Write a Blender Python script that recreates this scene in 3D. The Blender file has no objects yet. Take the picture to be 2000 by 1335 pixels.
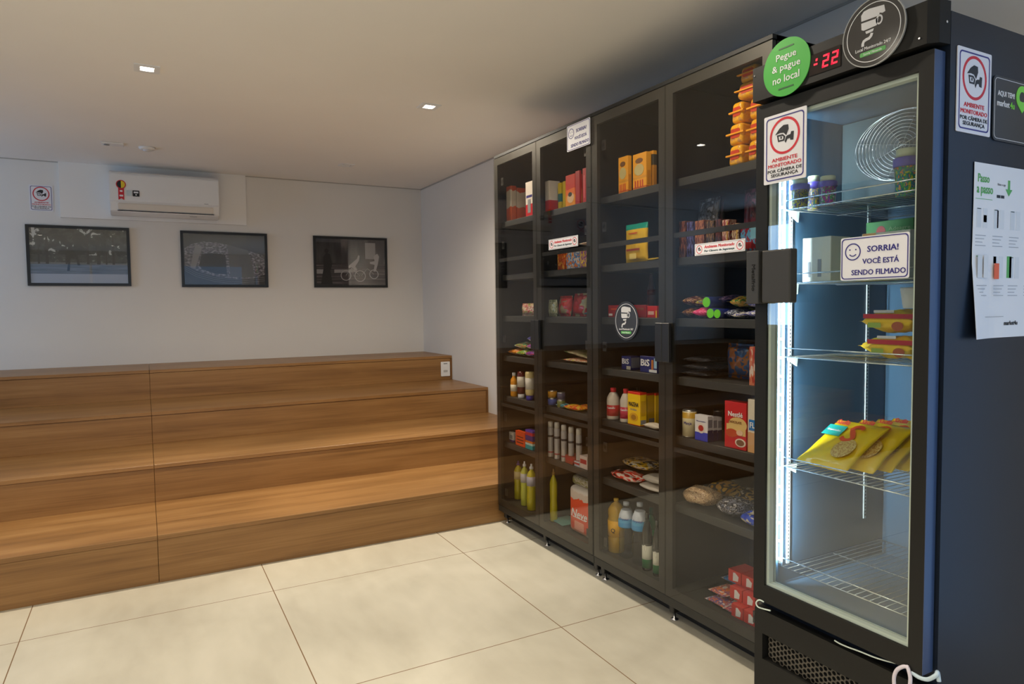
import bpy, bmesh, math, random
from mathutils import Vector, Matrix, noise
PI = math.pi
S = bpy.context.scene
C = S.collection
R = math.radians
random.seed(4)

# ------------------------------------------------------------------ camera
FPX, YAW, PIT, ROL, HC = 1325.229, R(28.3927), R(-2.9761), R(-0.6794), 1.45
_fw = Vector((math.sin(YAW)*math.cos(PIT), math.cos(YAW)*math.cos(PIT), math.sin(PIT)))
_rt = Vector((math.cos(YAW), -math.sin(YAW), 0))
_up = _rt.cross(_fw)
RT = _rt*math.cos(ROL) + _up*math.sin(ROL)
UP = -_rt*math.sin(ROL) + _up*math.cos(ROL)
FW = _fw
cd = bpy.data.cameras.new('camera'); cam = bpy.data.objects.new('camera', cd); C.objects.link(cam)
cam.matrix_world = Matrix(((RT.x, UP.x, -FW.x, 0), (RT.y, UP.y, -FW.y, 0), (RT.z, UP.z, -FW.z, HC), (0, 0, 0, 1)))
cd.sensor_fit = 'HORIZONTAL'; cd.sensor_width = 36; cd.lens = FPX/2000*36; cd.clip_start = .02
S.camera = cam

# ------------------------------------------------------------------ world, exposure
S.view_settings.view_transform = 'Standard'; S.view_settings.look = 'None'
S.view_settings.exposure = 0.0; S.view_settings.gamma = 1; S.view_settings.use_curve_mapping = False
W = bpy.data.worlds.new('sky'); S.world = W; W.use_nodes = True
W.node_tree.nodes['Background'].inputs[0].default_value = (.42, .66, 1, 1)
W.node_tree.nodes['Background'].inputs[1].default_value = .6
S.cycles.max_bounces = 9; S.cycles.diffuse_bounces = 4; S.cycles.glossy_bounces = 4
S.cycles.transparent_max_bounces = 24; S.cycles.caustics_reflective = False; S.cycles.caustics_refractive = False
S.cycles.sample_clamp_indirect = 4

def area(name, loc, rot, sx, sy, power, col, spread=180):
    l = bpy.data.lights.new(name, 'AREA'); l.shape = 'RECTANGLE'; l.size = sx; l.size_y = sy
    l.energy = power; l.color = col; l.spread = R(spread)
    o = bpy.data.objects.new(name, l); C.objects.link(o); o.location = loc; o.rotation_euler = rot
    return o
SKY = (.36, .62, 1.0)
# daylight entering by the glazed front behind the camera and by the window in the left wall
area('daylight_front', (-.2, -3.05, 1.35), (R(90), 0, 0), 4.6, 2.3, 6, SKY)          # faces +Y
area("daylight_left", (-3.28, 6.05, 1.8), (0, R(-90), 0), 1.3, .9, 28, SKY)            # faces +X
area('daylight_right', (2.80, -.90, 1.25), (0, R(90), 0), 2.3, 2.9, 13, (.24, .50, 1.0))      # faces -X

# ------------------------------------------------------------------ materials
MATS = {}
def col4(c): return (c[0], c[1], c[2], 1)
def srgb(r, g, b):
    f = lambda v: (v/255/12.92) if v/255 <= .04045 else ((v/255+.055)/1.055)**2.4
    return (f(r), f(g), f(b))
def mat(name, c, rough=.5, metal=0, emit=0, spec=.5, coat=0):
    if name in MATS: return MATS[name]
    m = bpy.data.materials.new(name); m.use_nodes = True; MATS[name] = m
    b = m.node_tree.nodes['Principled BSDF']
    b.inputs['Base Color'].default_value = col4(c); b.inputs['Roughness'].default_value = rough
    b.inputs['Metallic'].default_value = metal; b.inputs['Specular IOR Level'].default_value = spec
    b.inputs['Coat Weight'].default_value = coat
    if emit:
        b.inputs['Emission Color'].default_value = col4(c); b.inputs['Emission Strength'].default_value = emit
    return m
class NT:
    def __init__(s, m): s.t = m.node_tree; s.n = s.t.nodes; s.l = s.t.links; s.b = s.n['Principled BSDF']
    def add(s, ty, **k):
        n = s.n.new(ty)
        for a, v in k.items(): setattr(n, a, v)
        return n
    def math(s, op, a, b=None, c=None):
        n = s.n.new('ShaderNodeMath'); n.operation = op
        for i, v in enumerate((a, b, c)):
            if v is None: continue
            if isinstance(v, (int, float)): n.inputs[i].default_value = v
            else: s.l.new(v, n.inputs[i])
        return n.outputs[0]
    def sep(s, kind='Generated'):
        tc = s.n.new('ShaderNodeTexCoord'); sp = s.n.new('ShaderNodeSeparateXYZ')
        s.l.new(tc.outputs[kind], sp.inputs[0]); return sp.outputs, tc.outputs[kind]
    def noise(s, vec, scale, detail=3, dist=0, sc=None):
        if sc:
            mp = s.n.new('ShaderNodeMapping'); mp.inputs['Scale'].default_value = sc
            s.l.new(vec, mp.inputs[0]); vec = mp.outputs[0]
        n = s.n.new('ShaderNodeTexNoise'); n.inputs['Scale'].default_value = scale
        n.inputs['Detail'].default_value = detail; n.inputs['Distortion'].default_value = dist
        s.l.new(vec, n.inputs['Vector']); return n.outputs['Fac']
    def ramp(s, fac, stops, interp='LINEAR'):
        r = s.n.new('ShaderNodeValToRGB'); r.color_ramp.interpolation = interp
        e = r.color_ramp.elements
        while len(e) > 1: e.remove(e[-1])
        e[0].position = stops[0][0]; e[0].color = col4(stops[0][1])
        for p, c in stops[1:]:
            x = e.new(p); x.color = col4(c)
        s.l.new(fac, r.inputs[0]); return r.outputs[0]
    def mix(s, f, a, b):
        n = s.n.new('ShaderNodeMix'); n.data_type = 'RGBA'
        for i, v in ((0, f), (6, a), (7, b)):
            if isinstance(v, tuple): n.inputs[i].default_value = col4(v)
            elif isinstance(v, (int, float)): n.inputs[i].default_value = v
            else: s.l.new(v, n.inputs[i])
        return n.outputs[2]
    def base(s, o): s.l.new(o, s.b.inputs['Base Color'])
    def bump(s, h, strength=.2, dist=.01):
        n = s.n.new('ShaderNodeBump'); n.inputs['Strength'].default_value = strength
        n.inputs['Distance'].default_value = dist; s.l.new(h, n.inputs['Height'])
        s.l.new(n.outputs[0], s.b.inputs['Normal'])

def bandmat(name, stops, axis=2, amp=0, nscale=3, rough=.4, coat=0, inv=False):
    """packaging print: hard colour bands along one axis of the pack, edges waved by noise"""
    if name in MATS: return MATS[name]
    m = mat(name, (1, 1, 1), rough, coat=coat); t = NT(m); sp, v = t.sep()
    f = sp[axis]
    if inv: f = t.math('SUBTRACT', 1.0, f)
    if amp:
        nz = t.noise(v, nscale, 2); f = t.math('ADD', f, t.math('MULTIPLY', t.math('SUBTRACT', nz, .5), amp))
    t.base(t.ramp(f, stops, 'CONSTANT')); return m
def blotmat(name, cols, scale=4, sc=None, rough=.35, detail=1.5, coat=0):
    """busy packaging print: irregular patches of several inks"""
    if name in MATS: return MATS[name]
    m = mat(name, (1, 1, 1), rough, coat=coat); t = NT(m); sp, v = t.sep()
    nz = t.noise(v, scale, detail, .4, sc)
    n = len(cols); lo, hi = .30, .68
    t.base(t.ramp(nz, [(0 if i == 0 else lo+(hi-lo)*i/n, c) for i, c in enumerate(cols)], 'CONSTANT')); return m

# wall / ceiling / floor / wood
def m_plaster(name, c, bump=.06):
    m = mat(name, c, .75, spec=.25); t = NT(m); sp, v = t.sep('Object')
    nz = t.noise(v, 1.3, 4); t.base(t.mix(nz, tuple(x*.955 for x in c), tuple(min(1, x*1.03) for x in c)))
    t.bump(t.noise(v, 90, 3), bump, .003); return m
M_wall = m_plaster('wall_paint', (.79, .77, .74))
M_ceil = m_plaster('ceiling_paint', (.93, .91, .88), .02)
M_facade = m_plaster('dark_paint', (.16, .19, .23))
M_board = m_plaster('board_paint', (.87, .86, .84), .01)
def m_floor():
    m = mat('porcelain_tile', (.7, .66, .58), .3, spec=.5); t = NT(m); sp, v = t.sep('Object')
    dx = t.math('PINGPONG', t.math('ADD', sp[0], 20-.533-20+21.46), .5365)   # tile joints every 1.073 m
    dy = t.math('PINGPONG', t.math('ADD', sp[1], 21.46-3.613+1.073*3), .5365)
    dx = t.math('PINGPONG', t.math('ADD', sp[0], 1.073*20-.536), .5365)
    d = t.math('MINIMUM', dx, dy); g = t.math('LESS_THAN', d, .0022)
    cloud = t.noise(v, 1.6, 7, .8); fine = t.noise(v, 14, 5, .2, (1, .35, 1))
    f = t.math('ADD', t.math('MULTIPLY', cloud, .75), t.math('MULTIPLY', fine, .25))
    c = t.ramp(f, [(.25, srgb(178, 172, 155)), (.5, srgb(197, 192, 175)), (.78, srgb(213, 208, 192))])
    t.base(t.mix(g, c, srgb(120, 92, 60))); rr = t.math('ADD', t.math('MULTIPLY', fine, .18), .27)
    rr = t.math('MAXIMUM', rr, t.math('MULTIPLY', g, .9)); t.l.new(rr, t.b.inputs['Roughness'])
    t.bump(t.math('SUBTRACT', t.math('MULTIPLY', fine, .05), g), .25, .002); return m
M_floor = m_floor()
def m_wood(name, a, b, c, zs=16):
    m = mat(name, b, .38, spec=.45); t = NT(m); sp, v = t.sep('Object')
    n1 = t.noise(v, 1.0, 6, .35, (.8, 11, zs)); n2 = t.noise(v, 3.0, 8, .1, (.7, 34, 42))
    n3 = t.noise(v, .9, 3, 1.5, (1.1, 3, 7))
    f = t.math('ADD', t.math('ADD', t.math('MULTIPLY', n1, .5), t.math('MULTIPLY', n2, .28)), t.math('MULTIPLY', n3, .22))
    t.base(t.ramp(f, [(.33, a), (.5, b), (.68, c)])); t.bump(n2, .08, .002)
    return m
M_wood = m_wood('oak_laminate', srgb(118, 84, 47), srgb(148, 108, 63), srgb(168, 129, 81))
M_edge = mat('oak_edge_band', srgb(120, 82, 40), .45)

def m_glass(name, tint, rough=.0, gain=1.0):
    m = bpy.data.materials.new(name); m.use_nodes = True; t = m.node_tree; t.nodes.clear()
    o = t.nodes.new('ShaderNodeOutputMaterial'); mx = t.nodes.new('ShaderNodeMixShader')
    tr = t.nodes.new('ShaderNodeBsdfTransparent'); gl = t.nodes.new('ShaderNodeBsdfGlossy')
    tr.inputs[0].default_value = col4(tint); gl.inputs['Roughness'].default_value = rough
    gl.inputs[0].default_value = (gain, gain, gain, 1)
    # Fresnel reflectance of each face (Schlick), the same from both sides of the pane
    g = t.nodes.new('ShaderNodeNewGeometry'); dt = t.nodes.new('ShaderNodeVectorMath'); dt.operation = 'DOT_PRODUCT'
    t.links.new(g.outputs['Incoming'], dt.inputs[0]); t.links.new(g.outputs['Normal'], dt.inputs[1])
    def mth(op, a, b=None):
        n = t.nodes.new('ShaderNodeMath'); n.operation = op
        for i, v in enumerate((a, b)):
            if v is None: continue
            if isinstance(v, (int, float)): n.inputs[i].default_value = v
            else: t.links.new(v, n.inputs[i])
        return n.outputs[0]
    c = mth('ABSOLUTE', dt.outputs['Value']); k = mth('POWER', mth('SUBTRACT', 1.0, c), 5.0)
    fac = mth('ADD', mth('MULTIPLY', k, .957), .043)
    t.links.new(fac, mx.inputs[0])
    t.links.new(tr.outputs[0], mx.inputs[1]); t.links.new(gl.outputs[0], mx.inputs[2]); t.links.new(mx.outputs[0], o.inputs[0])
    MATS[name] = m; return m
M_smoke = m_glass('smoked_glass', (.93, .92, .90), 0, .72)
M_clear = m_glass('clear_glass', (.97, .985, .98))
M_picglass = m_glass('picture_glass', (.97, .97, .97))
M_frame = mat('dark_bronze_aluminium', (.030, .029, .025), .45, .2)
M_carc = mat('graphite_board', (.013, .013, .012), .55, spec=.3)
M_shelf = mat('graphite_shelf', (.038, .039, .036), .5)
M_blk = mat('black_plastic', (.012, .012, .013), .35)
M_fr = mat('black_enamel', (.006, .011, .022), .38, spec=.36)
M_frm = mat('freezer_matte_black', (.011, .0105, .009), .5, spec=.28)
M_hole = mat('dark_void', (.002, .002, .002), .9)
M_hinge = mat('hinge_steel', (.10, .10, .095), .35, .8)
M_chrome = mat('chrome', (.8, .8, .82), .2, 1)
M_white = mat('white_plastic', (.82, .83, .84), .35)
M_wsoft = mat('white_sticker', (.80, .80, .84), .4)
M_ink = mat('black_ink', (.012, .012, .014), .5)
M_navy = mat('navy_ink', (.035, .03, .22), .5)
M_red = mat('red_ink', (.62, .02, .035), .5)
M_green = mat('green_ink', (.10, .42, .10), .5)
M_lime = mat('lime_ink', (.22, .72, .06), .5)
M_pwhite = mat('paper_white', (.83, .84, .86), .6)
M_grey = mat('grey_ink', (.25, .26, .28), .6)
M_gask = mat('door_gasket', (.62, .70, .62), .5)
M_liner = mat('freezer_liner', (.045, .10, .165), .35)  # white liner; the cool blue light and reflection are put into its colour
M_wire = mat('chromed_wire', (.75, .78, .78), .25, .9)
def emis(name, c, s):
    m = mat(name, (0, 0, 0)); b = m.node_tree.nodes['Principled BSDF']
    b.inputs['Emission Color'].default_value = col4(c); b.inputs['Emission Strength'].default_value = s; return m
M_led = emis('led_strip_glow', (.93, 1, .95), .7); M_ledp = emis('led_chip_glow', (.95, 1, .97), 30)
M_bulb = emis('spot_bulb_glow', (1, .93, .8), 25); M_seg = emis('red_digit_glow', (1, .005, .03), 2.2)

# ------------------------------------------------------------------ object helpers
def tag(o, label=None, cat=None, group=None, kind=None):
    if label: o['label'] = label
    if cat: o['category'] = cat
    if group: o['group'] = group
    if kind: o['kind'] = kind
    return o
def thing(name, label, cat, loc=(0, 0, 0), rot=(0, 0, 0), group=None):
    o = bpy.data.objects.new(name, None); C.objects.link(o); o.location = loc; o.rotation_euler = rot
    o.empty_display_size = .05
    return tag(o, label, cat, group)
def link(name, me, m, parent=None, loc=(0, 0, 0), rot=(0, 0, 0), smooth=False):
    o = bpy.data.objects.new(name, me); C.objects.link(o)
    for x in (m if isinstance(m, (list, tuple)) else [m]): me.materials.append(x)
    if smooth:
        for p in me.polygons: p.use_smooth = True
    if parent is not None: o.parent = parent
    o.location = loc; o.rotation_euler = rot
    return o
class MB:
    def __init__(s): s.b = bmesh.new()
    def box(s, x0, x1, y0, y1, z0, z1, bev=0, seg=2, mi=0):
        g = bmesh.ops.create_cube(s.b, size=1)
        vs = g['verts']
        for v in vs:
            v.co = Vector(((x0+x1)/2+v.co.x*(x1-x0), (y0+y1)/2+v.co.y*(y1-y0), (z0+z1)/2+v.co.z*(z1-z0)))
        fs = {f for v in vs for f in v.link_faces}
        for f in fs: f.material_index = mi
        if bev:
            es = {e for v in vs for e in v.link_edges}
            bmesh.ops.bevel(s.b, geom=list(es), offset=bev, segments=seg, affect='EDGES', profile=.5)
        return s
    def rail(s, pts, r, seg=8, mi=0):
        """round tube through points"""
        n = len(pts); P = [Vector(p) for p in pts]; rings = []
        for i, p in enumerate(P):
            d = (P[min(i+1, n-1)]-P[max(i-1, 0)]).normalized()
            a = d.orthogonal().normalized() if i == 0 else (a - d*a.dot(d)).normalized()
            b = d.cross(a)
            rings.append([s.b.verts.new(p+(a*math.cos(2*PI*k/seg)+b*math.sin(2*PI*k/seg))*r) for k in range(seg)])
        for i in range(n-1):
            for k in range(seg):
                f = s.b.faces.new((rings[i][k], rings[i][(k+1) % seg], rings[i+1][(k+1) % seg], rings[i+1][k])); f.smooth = True; f.material_index = mi
        f = s.b.faces.new(rings[0][::-1]); f.material_index = mi
        f = s.b.faces.new(rings[-1]); f.material_index = mi
        return s
    def lathe(s, prof, cx=0, cy=0, seg=20, mi=0, axis='Z'):
        rings = []
        def P(r, z, a):
            if axis == 'Z': return Vector((cx+r*math.cos(a), cy+r*math.sin(a), z))
            return Vector((z, cx+r*math.cos(a), cy+r*math.sin(a)))
        for r, z in prof:
            rings.append([s.b.verts.new(P(max(r, 1e-5), z, 2*PI*k/seg)) for k in range(seg)])
        for i in range(len(rings)-1):
            for k in range(seg):
                f = s.b.faces.new((rings[i][k], rings[i][(k+1) % seg], rings[i+1][(k+1) % seg], rings[i+1][k])); f.smooth = True; f.material_index = mi
        f = s.b.faces.new(rings[0][::-1]); f.material_index = mi
        f = s.b.faces.new(rings[-1]); f.material_index = mi
        return s
    def prism(s, pts, z0, z1, mi=0):
        a = [s.b.verts.new((p[0], p[1], z0)) for p in pts]; b = [s.b.verts.new((p[0], p[1], z1)) for p in pts]
        n = len(pts)
        s.b.faces.new(a[::-1]).material_index = mi; s.b.faces.new(b).material_index = mi
        for i in range(n): s.b.faces.new((a[i], a[(i+1) % n], b[(i+1) % n], b[i])).material_index = mi
        return s
    def ring(s, outer, inner, z0, z1):
        n = len(outer)
        o0 = [s.b.verts.new((*p, z0)) for p in outer]; o1 = [s.b.verts.new((*p, z1)) for p in outer]
        i0 = [s.b.verts.new((*p, z0)) for p in inner]; i1 = [s.b.verts.new((*p, z1)) for p in inner]
        for k in range(n):
            j = (k+1) % n
            for q in ((o1[k], o1[j], i1[j], i1[k]), (o0[j], o0[k], i0[k], i0[j]), (o0[k], o0[j], o1[j], o1[k]), (i0[j], i0[k], i1[k], i1[j])):
                s.b.faces.new(q)
        return s
    def ribbon(s, pts, w, z0, z1):
        """flat band following 2-D points"""
        P = [Vector((p[0], p[1], 0)) for p in pts]; L = []; Rr = []
        for i, p in enumerate(P):
            d = (P[min(i+1, len(P)-1)]-P[max(i-1, 0)]).normalized(); n = Vector((-d.y, d.x, 0))*w/2
            L.append((p+n)[:2]); Rr.append((p-n)[:2])
        return s.prism(L+Rr[::-1], z0, z1)
    def done(s, name, m, parent=None, loc=(0, 0, 0), rot=(0, 0, 0), smooth=False):
        bmesh.ops.recalc_face_normals(s.b, faces=s.b.faces)
        me = bpy.data.meshes.new(name); s.b.to_mesh(me); s.b.free()
        return link(name, me, m, parent, loc, rot, smooth)
def bx(name, m, x0, x1, y0, y1, z0, z1, bev=0, parent=None):
    """box with its origin at its base centre (or in parent space)"""
    if parent is None:
        cx, cy = (x0+x1)/2, (y0+y1)/2
        return MB().box(x0-cx, x1-cx, y0-cy, y1-cy, 0, z1-z0, bev).done(name, m, None, (cx, cy, z0))
    return MB().box(x0, x1, y0, y1, z0, z1, bev).done(name, m, parent)
def struct(o): o['kind'] = 'structure'; return o
def circ(cx, cy, rx, ry=None, n=40, a0=0, a1=2*PI):
    ry = rx if ry is None else ry
    return [(cx+rx*math.cos(a0+(a1-a0)*k/n), cy+ry*math.sin(a0+(a1-a0)*k/n)) for k in range(n)]
def rrect(x0, y0, x1, y1, r, n=6):
    p = []
    for cx, cy, a in ((x1-r, y1-r, 0), (x0+r, y1-r, PI/2), (x0+r, y0+r, PI), (x1-r, y0+r, 3*PI/2)):
        p += [(cx+r*math.cos(a+PI/2*k/n), cy+r*math.sin(a+PI/2*k/n)) for k in range(n+1)]
    return p
def text(body, m, parent, u, v, w, h, n0=.001, n1=.0016, bold=.0, name='lettering', align=.5, shear=0, rot=(0, 0, 0)):
    """lettering fitted into a w x h box centred at u, v of the parent's own plane"""
    cu = bpy.data.curves.new(name, 'FONT'); cu.body = body; cu.size = 1;  cu.resolution_u = 2
    cu.align_x = 'CENTER'; cu.shear = shear
    o = bpy.data.objects.new(name, cu); C.objects.link(o)
    dg = bpy.context.evaluated_depsgraph_get(); me = bpy.data.meshes.new_from_object(o.evaluated_get(dg))
    bpy.data.objects.remove(o); bpy.data.curves.remove(cu)
    xs = [q.co.x for q in me.vertices]; ys = [q.co.y for q in me.vertices]
    x0, x1, y0, y1 = min(xs), max(xs), min(ys), max(ys)
    sx, sy = w/(x1-x0), h/(y1-y0)
    b = bmesh.new(); b.from_mesh(me)
    for q in b.verts: q.co = Vector(((q.co.x-(x0+x1)/2)*sx, (q.co.y-(y0+y1)/2)*sy, n0))
    g = bmesh.ops.extrude_face_region(b, geom=list(b.faces))
    for q in g['geom']:
        if isinstance(q, bmesh.types.BMVert): q.co.z = n1
    bmesh.ops.recalc_face_normals(b, faces=b.faces)
    b.to_mesh(me); b.free(); me.materials.clear()
    if bold:                                   # heavier strokes: the same letters laid down again, shifted by a hair
        e = min(bold, .028); b = bmesh.new(); b.from_mesh(me)
        for k, (dx, dy) in enumerate(((-e, 0), (e, 0), (0, e*.7), (0, -e*.7))):
            b2 = me.copy(); b2.transform(Matrix.Translation((dx*sx, dy*sy, .00005*(k+1)))); b.from_mesh(b2); bpy.data.meshes.remove(b2)
        b.to_mesh(me); b.free()
    r = link(name, me, m, parent, (u, v, 0), rot); return r

# faces: a child plane whose own x runs right, y up and z towards the viewer
NEGY = (R(90), 0, 0)            # mounted on something that faces -Y
NEGX = (R(90), 0, R(-90))       # mounted on something that faces -X

# where a picture measurement meets a real plane (measured once, in metres, from the calibrated view)
def proj(X, Y, Z):
    d = Vector((X, Y, Z-HC)); z = d.dot(FW); return 1000+FPX*d.dot(RT)/z, 667.5-FPX*d.dot(UP)/z
def solve(f, lo, hi, target):
    a = f(lo) < f(hi)
    for _ in range(50):
        m = (lo+hi)/2
        if (f(m) < target) == a: lo = m
        else: hi = m
    return (lo+hi)/2
def Yp(px, X, Z): return solve(lambda y: proj(X, y, Z)[0], .6, 8, px)
def Xp(px, Y, Z): return solve(lambda x: proj(x, Y, Z)[0], .2, 6, px)
def Zp(py, X, Y): return solve(lambda z: proj(X, Y, z)[1], -1, 3.5, py)

# ================================================================== ROOM
XW, YB, ZC, XL, YF = 2.72, 7.10, 2.75, -3.2, -3.0
struct(bx('floor', M_floor, XL-.3, XW+.2, YF-.3, YB+.2, -.15, 0)).location
S.objects['floor'].data.transform(Matrix.Translation(S.objects['floor'].location)); S.objects['floor'].location = (0, 0, 0)
struct(bx('ceiling', M_ceil, XL-.2, XW+.2, YF-.2, YB+.2, ZC, ZC+.15))
struct(bx('wall_back', M_wall, XL, XW, YB, YB+.15, 0, ZC))
b = MB(); b.box(XW, XW+.15, .62, YB, 0, ZC); b.box(XW, XW+.15, YF, -2.42, 0, ZC); b.box(XW, XW+.15, -2.42, .62, 2.42, ZC); b.box(XW, XW+.15, -2.42, .62, 0, .08)
struct(b.done('wall_right', M_wall))
b = MB()
for y in (-2.42, -1.42, -.42, .58): b.box(XW+.03, XW+.07, y, y+.04, .08, 2.42)
for z in (.08, 2.38): b.box(XW+.03, XW+.07, -2.42, .62, z, z+.04)
struct(b.done('window_3', M_white))
# left wall with a window opening, front wall with a glazed opening
b = MB(); wy0, wy1, wz0, wz1 = 5.58, 6.52, 1.15, 2.45
b.box(XL-.15, XL, YF, wy0, 0, ZC); b.box(XL-.15, XL, wy1, YB, 0, ZC); b.box(XL-.15, XL, wy0, wy1, 0, wz0); b.box(XL-.15, XL, wy0, wy1, wz1, ZC)
struct(b.done('wall_left', M_facade))
b = MB(); b.box(XL, -2.5, YF-.15, YF, 0, ZC); b.box(2.1, XW, YF-.15, YF, 0, ZC); b.box(-2.5, 2.1, YF-.15, YF, 2.5, ZC); b.box(-2.5, 2.1, YF-.15, YF, 0, .12)
struct(b.done('wall_front', M_wall))
b = MB()
for y in (wy0, (wy0+wy1)/2-.02, wy1-.04): b.box(XL-.10, XL-.05, y, y+.04, wz0, wz1)
for z in (wz0, wz1-.04): b.box(XL-.10, XL-.05, wy0, wy1, z, z+.04)
struct(b.done('window_1', M_white))
b = MB()
for x in (-2.5, -1.0, .55, 2.06): b.box(x, x+.04, YF-.10, YF-.05, .12, 2.5)
for z in (.12, 2.46): b.box(-2.5, 2.1, YF-.10, YF-.05, z, z+.04)
struct(b.done('window_2', M_white))
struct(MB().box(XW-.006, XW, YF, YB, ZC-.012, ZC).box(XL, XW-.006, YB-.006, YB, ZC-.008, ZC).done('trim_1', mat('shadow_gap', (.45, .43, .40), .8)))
# raised panel behind the air conditioner
struct(bx('trim_2', M_board, -.612, .906, YB-.03, YB, 2.27, ZC, .002))

# ================================================================== WOODEN BLEACHER
ST = [(4.03, .258), (4.742, .494), (5.50, .724), (6.315, .965)]
XB = XL+.01; YQ = YB-.01
bl = thing('wooden_bleacher', 'wide oak-coloured wooden bleacher of four deep steps along the back wall', 'bleacher', (0, 4.03, 0))
SEAM = .019
zprev = 0
for i, (y, z) in enumerate(ST):
    yn = ST[i+1][0] if i < 3 else YB
    for x0, x1 in ((XB, SEAM-.0012), (SEAM+.0012, XW-.002)):
        MB().box(x0, x1, y-4.03+.003, y-4.03+.021, zprev, z-.026, .0008, 1).done('riser', M_wood, bl)
        t = MB().box(x0, x1, y-4.03-.004, yn-4.03+(.003 if i < 3 else -.008), z-.024, z, .001, 1).done('tread', M_wood, bl)
    zprev = z
MB().box(XB, XW-.003, .03, YQ-4.03, .001, .22).box(XB, XW-.003, .74, YQ-4.03, .22, .46).box(XB, XW-.003, 1.5, YQ-4.03, .46, .69).box(XB, XW-.003, 2.31, YQ-4.03, .69, .93).done('substructure', M_edge, bl)
for i, (y, z) in enumerate(ST):
    if i >= 2: MB().box(XW-.02, XW-.001, y-4.03-.003, y-4.03+.004, z-.235, z-.024).done('end_trim', M_edge, bl)

t = thing('wall_socket', 'white socket plate on the top step riser, at its right end', 'socket', (2.645, 6.315, .760), NEGY)
MB().prism(rrect(-.048, 0, .048, .146, .006), .0002, .008).done('cover_plate', M_white, t)
MB().prism(rrect(-.022, .04, .022, .062, .004), .0082, .0095).done('socket_face', mat('socket_grey', (.5, .5, .5), .5), t)
MB().prism(rrect(-.016, .092, .016, .112, .003), .0082, .0105).done('switch', M_pwhite, t)
MB().prism(rrect(-.02, .122, .02, .132, .002), .0082, .009).done('printed_mark', M_grey, t)

# ================================================================== CEILING FIXTURES
def downlight(x, y, lit, label, pw=0):
    t = thing('recessed_downlight', label, 'ceiling light', (x, y, ZC), group='recessed ceiling lights')
    b = MB(); o = .062; i = .034
    b.ring([(-o, -o), (o, -o), (o, o), (-o, o)], [(-i, -i), (i, -i), (i, i), (-i, i)], -.006, 0)
    b.done('trim_frame', M_white, t)
    b = MB(); b.lathe([(.030, -.001), (.030, -.004), (.026, -.0045), (.0, -.0045)], seg=24)
    b.done('lamp_face', M_bulb if lit else M_white, t)
    if lit:
        # the lamp's tight beam and the wide spill of its reflector
        for e, sz, bl_ in ((pw*.80, 60 if y > 4 else (64 if y > 2 else 96), .8), (pw*(.55 if x > 1.4 else .18), 160, .5)):
            l = bpy.data.lights.new('spot', 'SPOT'); l.energy = e; l.color = (1, .88, .71); l.spot_size = R(sz); l.spot_blend = bl_; l.shadow_soft_size = .03
            lo = bpy.data.objects.new('spot_lamp', l); C.objects.link(lo); lo.location = (x, y, ZC-.02)
    return t
PW = 72
downlight(.058, 4.19, True, 'lit recessed square downlight on the left of the ceiling, above the air conditioner in view', PW*2.0)
downlight(1.664, 4.17, True, 'lit recessed square downlight on the right of the ceiling, near the first cabinet door', PW*2.5)
downlight(-1.55, 4.17, True, 'lit recessed downlight beyond the left edge, mirrored in the freezer door glass', PW*.45)
for x, p, q in ((-1.55, 1.3, 'left'), (.06, 1.4, 'middle'), (1.5, 1.25, 'right')):
    downlight(x, 2.15, True, q+' lit downlight of the row over the tiled floor, just above the frame' , PW*p)
for x, y, p in ((-1.5, .3, 2.6), (.1, .3, 2.8), (-2.4, 2.4, 2.0), (-2.4, .3, 2.6), (-.5, -1.5, 3.4), (-1.9, -1.5, 3.4)):  # unseen lamps added so that floor bounce brightens the ceiling
    downlight(x, y, True, 'added unseen downlight %.1f m behind the visible row, %.1f m from the cabinets' % (4.2-y, 2.05-x), PW*p)
downlight(1.659, 6.183, False, 'unlit recessed downlight close to the back wall, right of the air conditioner')
t = thing('ceiling_plate', 'flat white rectangular ceiling plate close to the wall, left of a small round detector', 'ceiling plate', (-.171, 6.159, ZC))
MB().box(-.075, .075, -.05, .05, -.012, 0, .004).done('cover', M_white, t)
MB().lathe([(.02, -.012), (.02, -.016), (0, -.0165)], -.04, 0, 16).done('sensor_eye', M_grey, t)
t = thing('smoke_detector', 'small round white detector on the ceiling above the air conditioner', 'detector', (.064, 6.197, ZC))
MB().lathe([(.06, 0), (.058, -.012), (.045, -.02), (.0, -.022)], seg=28).done('housing', M_white, t)
MB().lathe([(.03, -.021), (.03, -.026), (0, -.027)], seg=20).done('sensor_cap', M_pwhite, t)

# ================================================================== AIR CONDITIONER
ac = thing('air_conditioner', 'white split air conditioner mounted high on the back wall', 'air conditioner', (.207, YB-.03, 2.29))
def acprof(x0, x1, pts, name, m, n=None):
    b = MB(); v = [[b.b.verts.new((x, -y, z)) for y, z in pts] for x in (x0, x1)]
    k = len(pts)
    for i in range(k): b.b.faces.new((v[0][i], v[0][(i+1) % k], v[1][(i+1) % k], v[1][i]))
    b.b.faces.new(v[0]); b.b.faces.new(v[1][::-1])
    bmesh.ops.bevel(b.b, geom=[e for e in b.b.edges], offset=.006, segments=2, affect='EDGES')
    o = b.done(name, m, ac)
    return o
W2 = .437
acprof(-W2, W2, [(0, .012), (.0, .38), (.16, .385), (.195, .365), (.205, .12), (.17, .035), (.11, .004)], 'housing', M_white)
acprof(-W2+.0, W2-.0, [(.198, .36), (.206, .355), (.216, .118), (.208, .114)], 'front_panel', M_white)
acprof(-W2+.06, W2-.05, [(.196, .108), (.207, .104), (.182, .046), (.172, .05)], 'air_flap', mat('warm_white_plastic', (.74, .70, .64), .4))
MB().box(-W2+.055, W2-.045, -.1865, -.171, .0395, .0435).done('outlet_slot', M_hole, ac)
MB().box(.19, .25, -.147, -.141, .018, .021).done('lower_vent', M_grey, ac)
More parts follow.
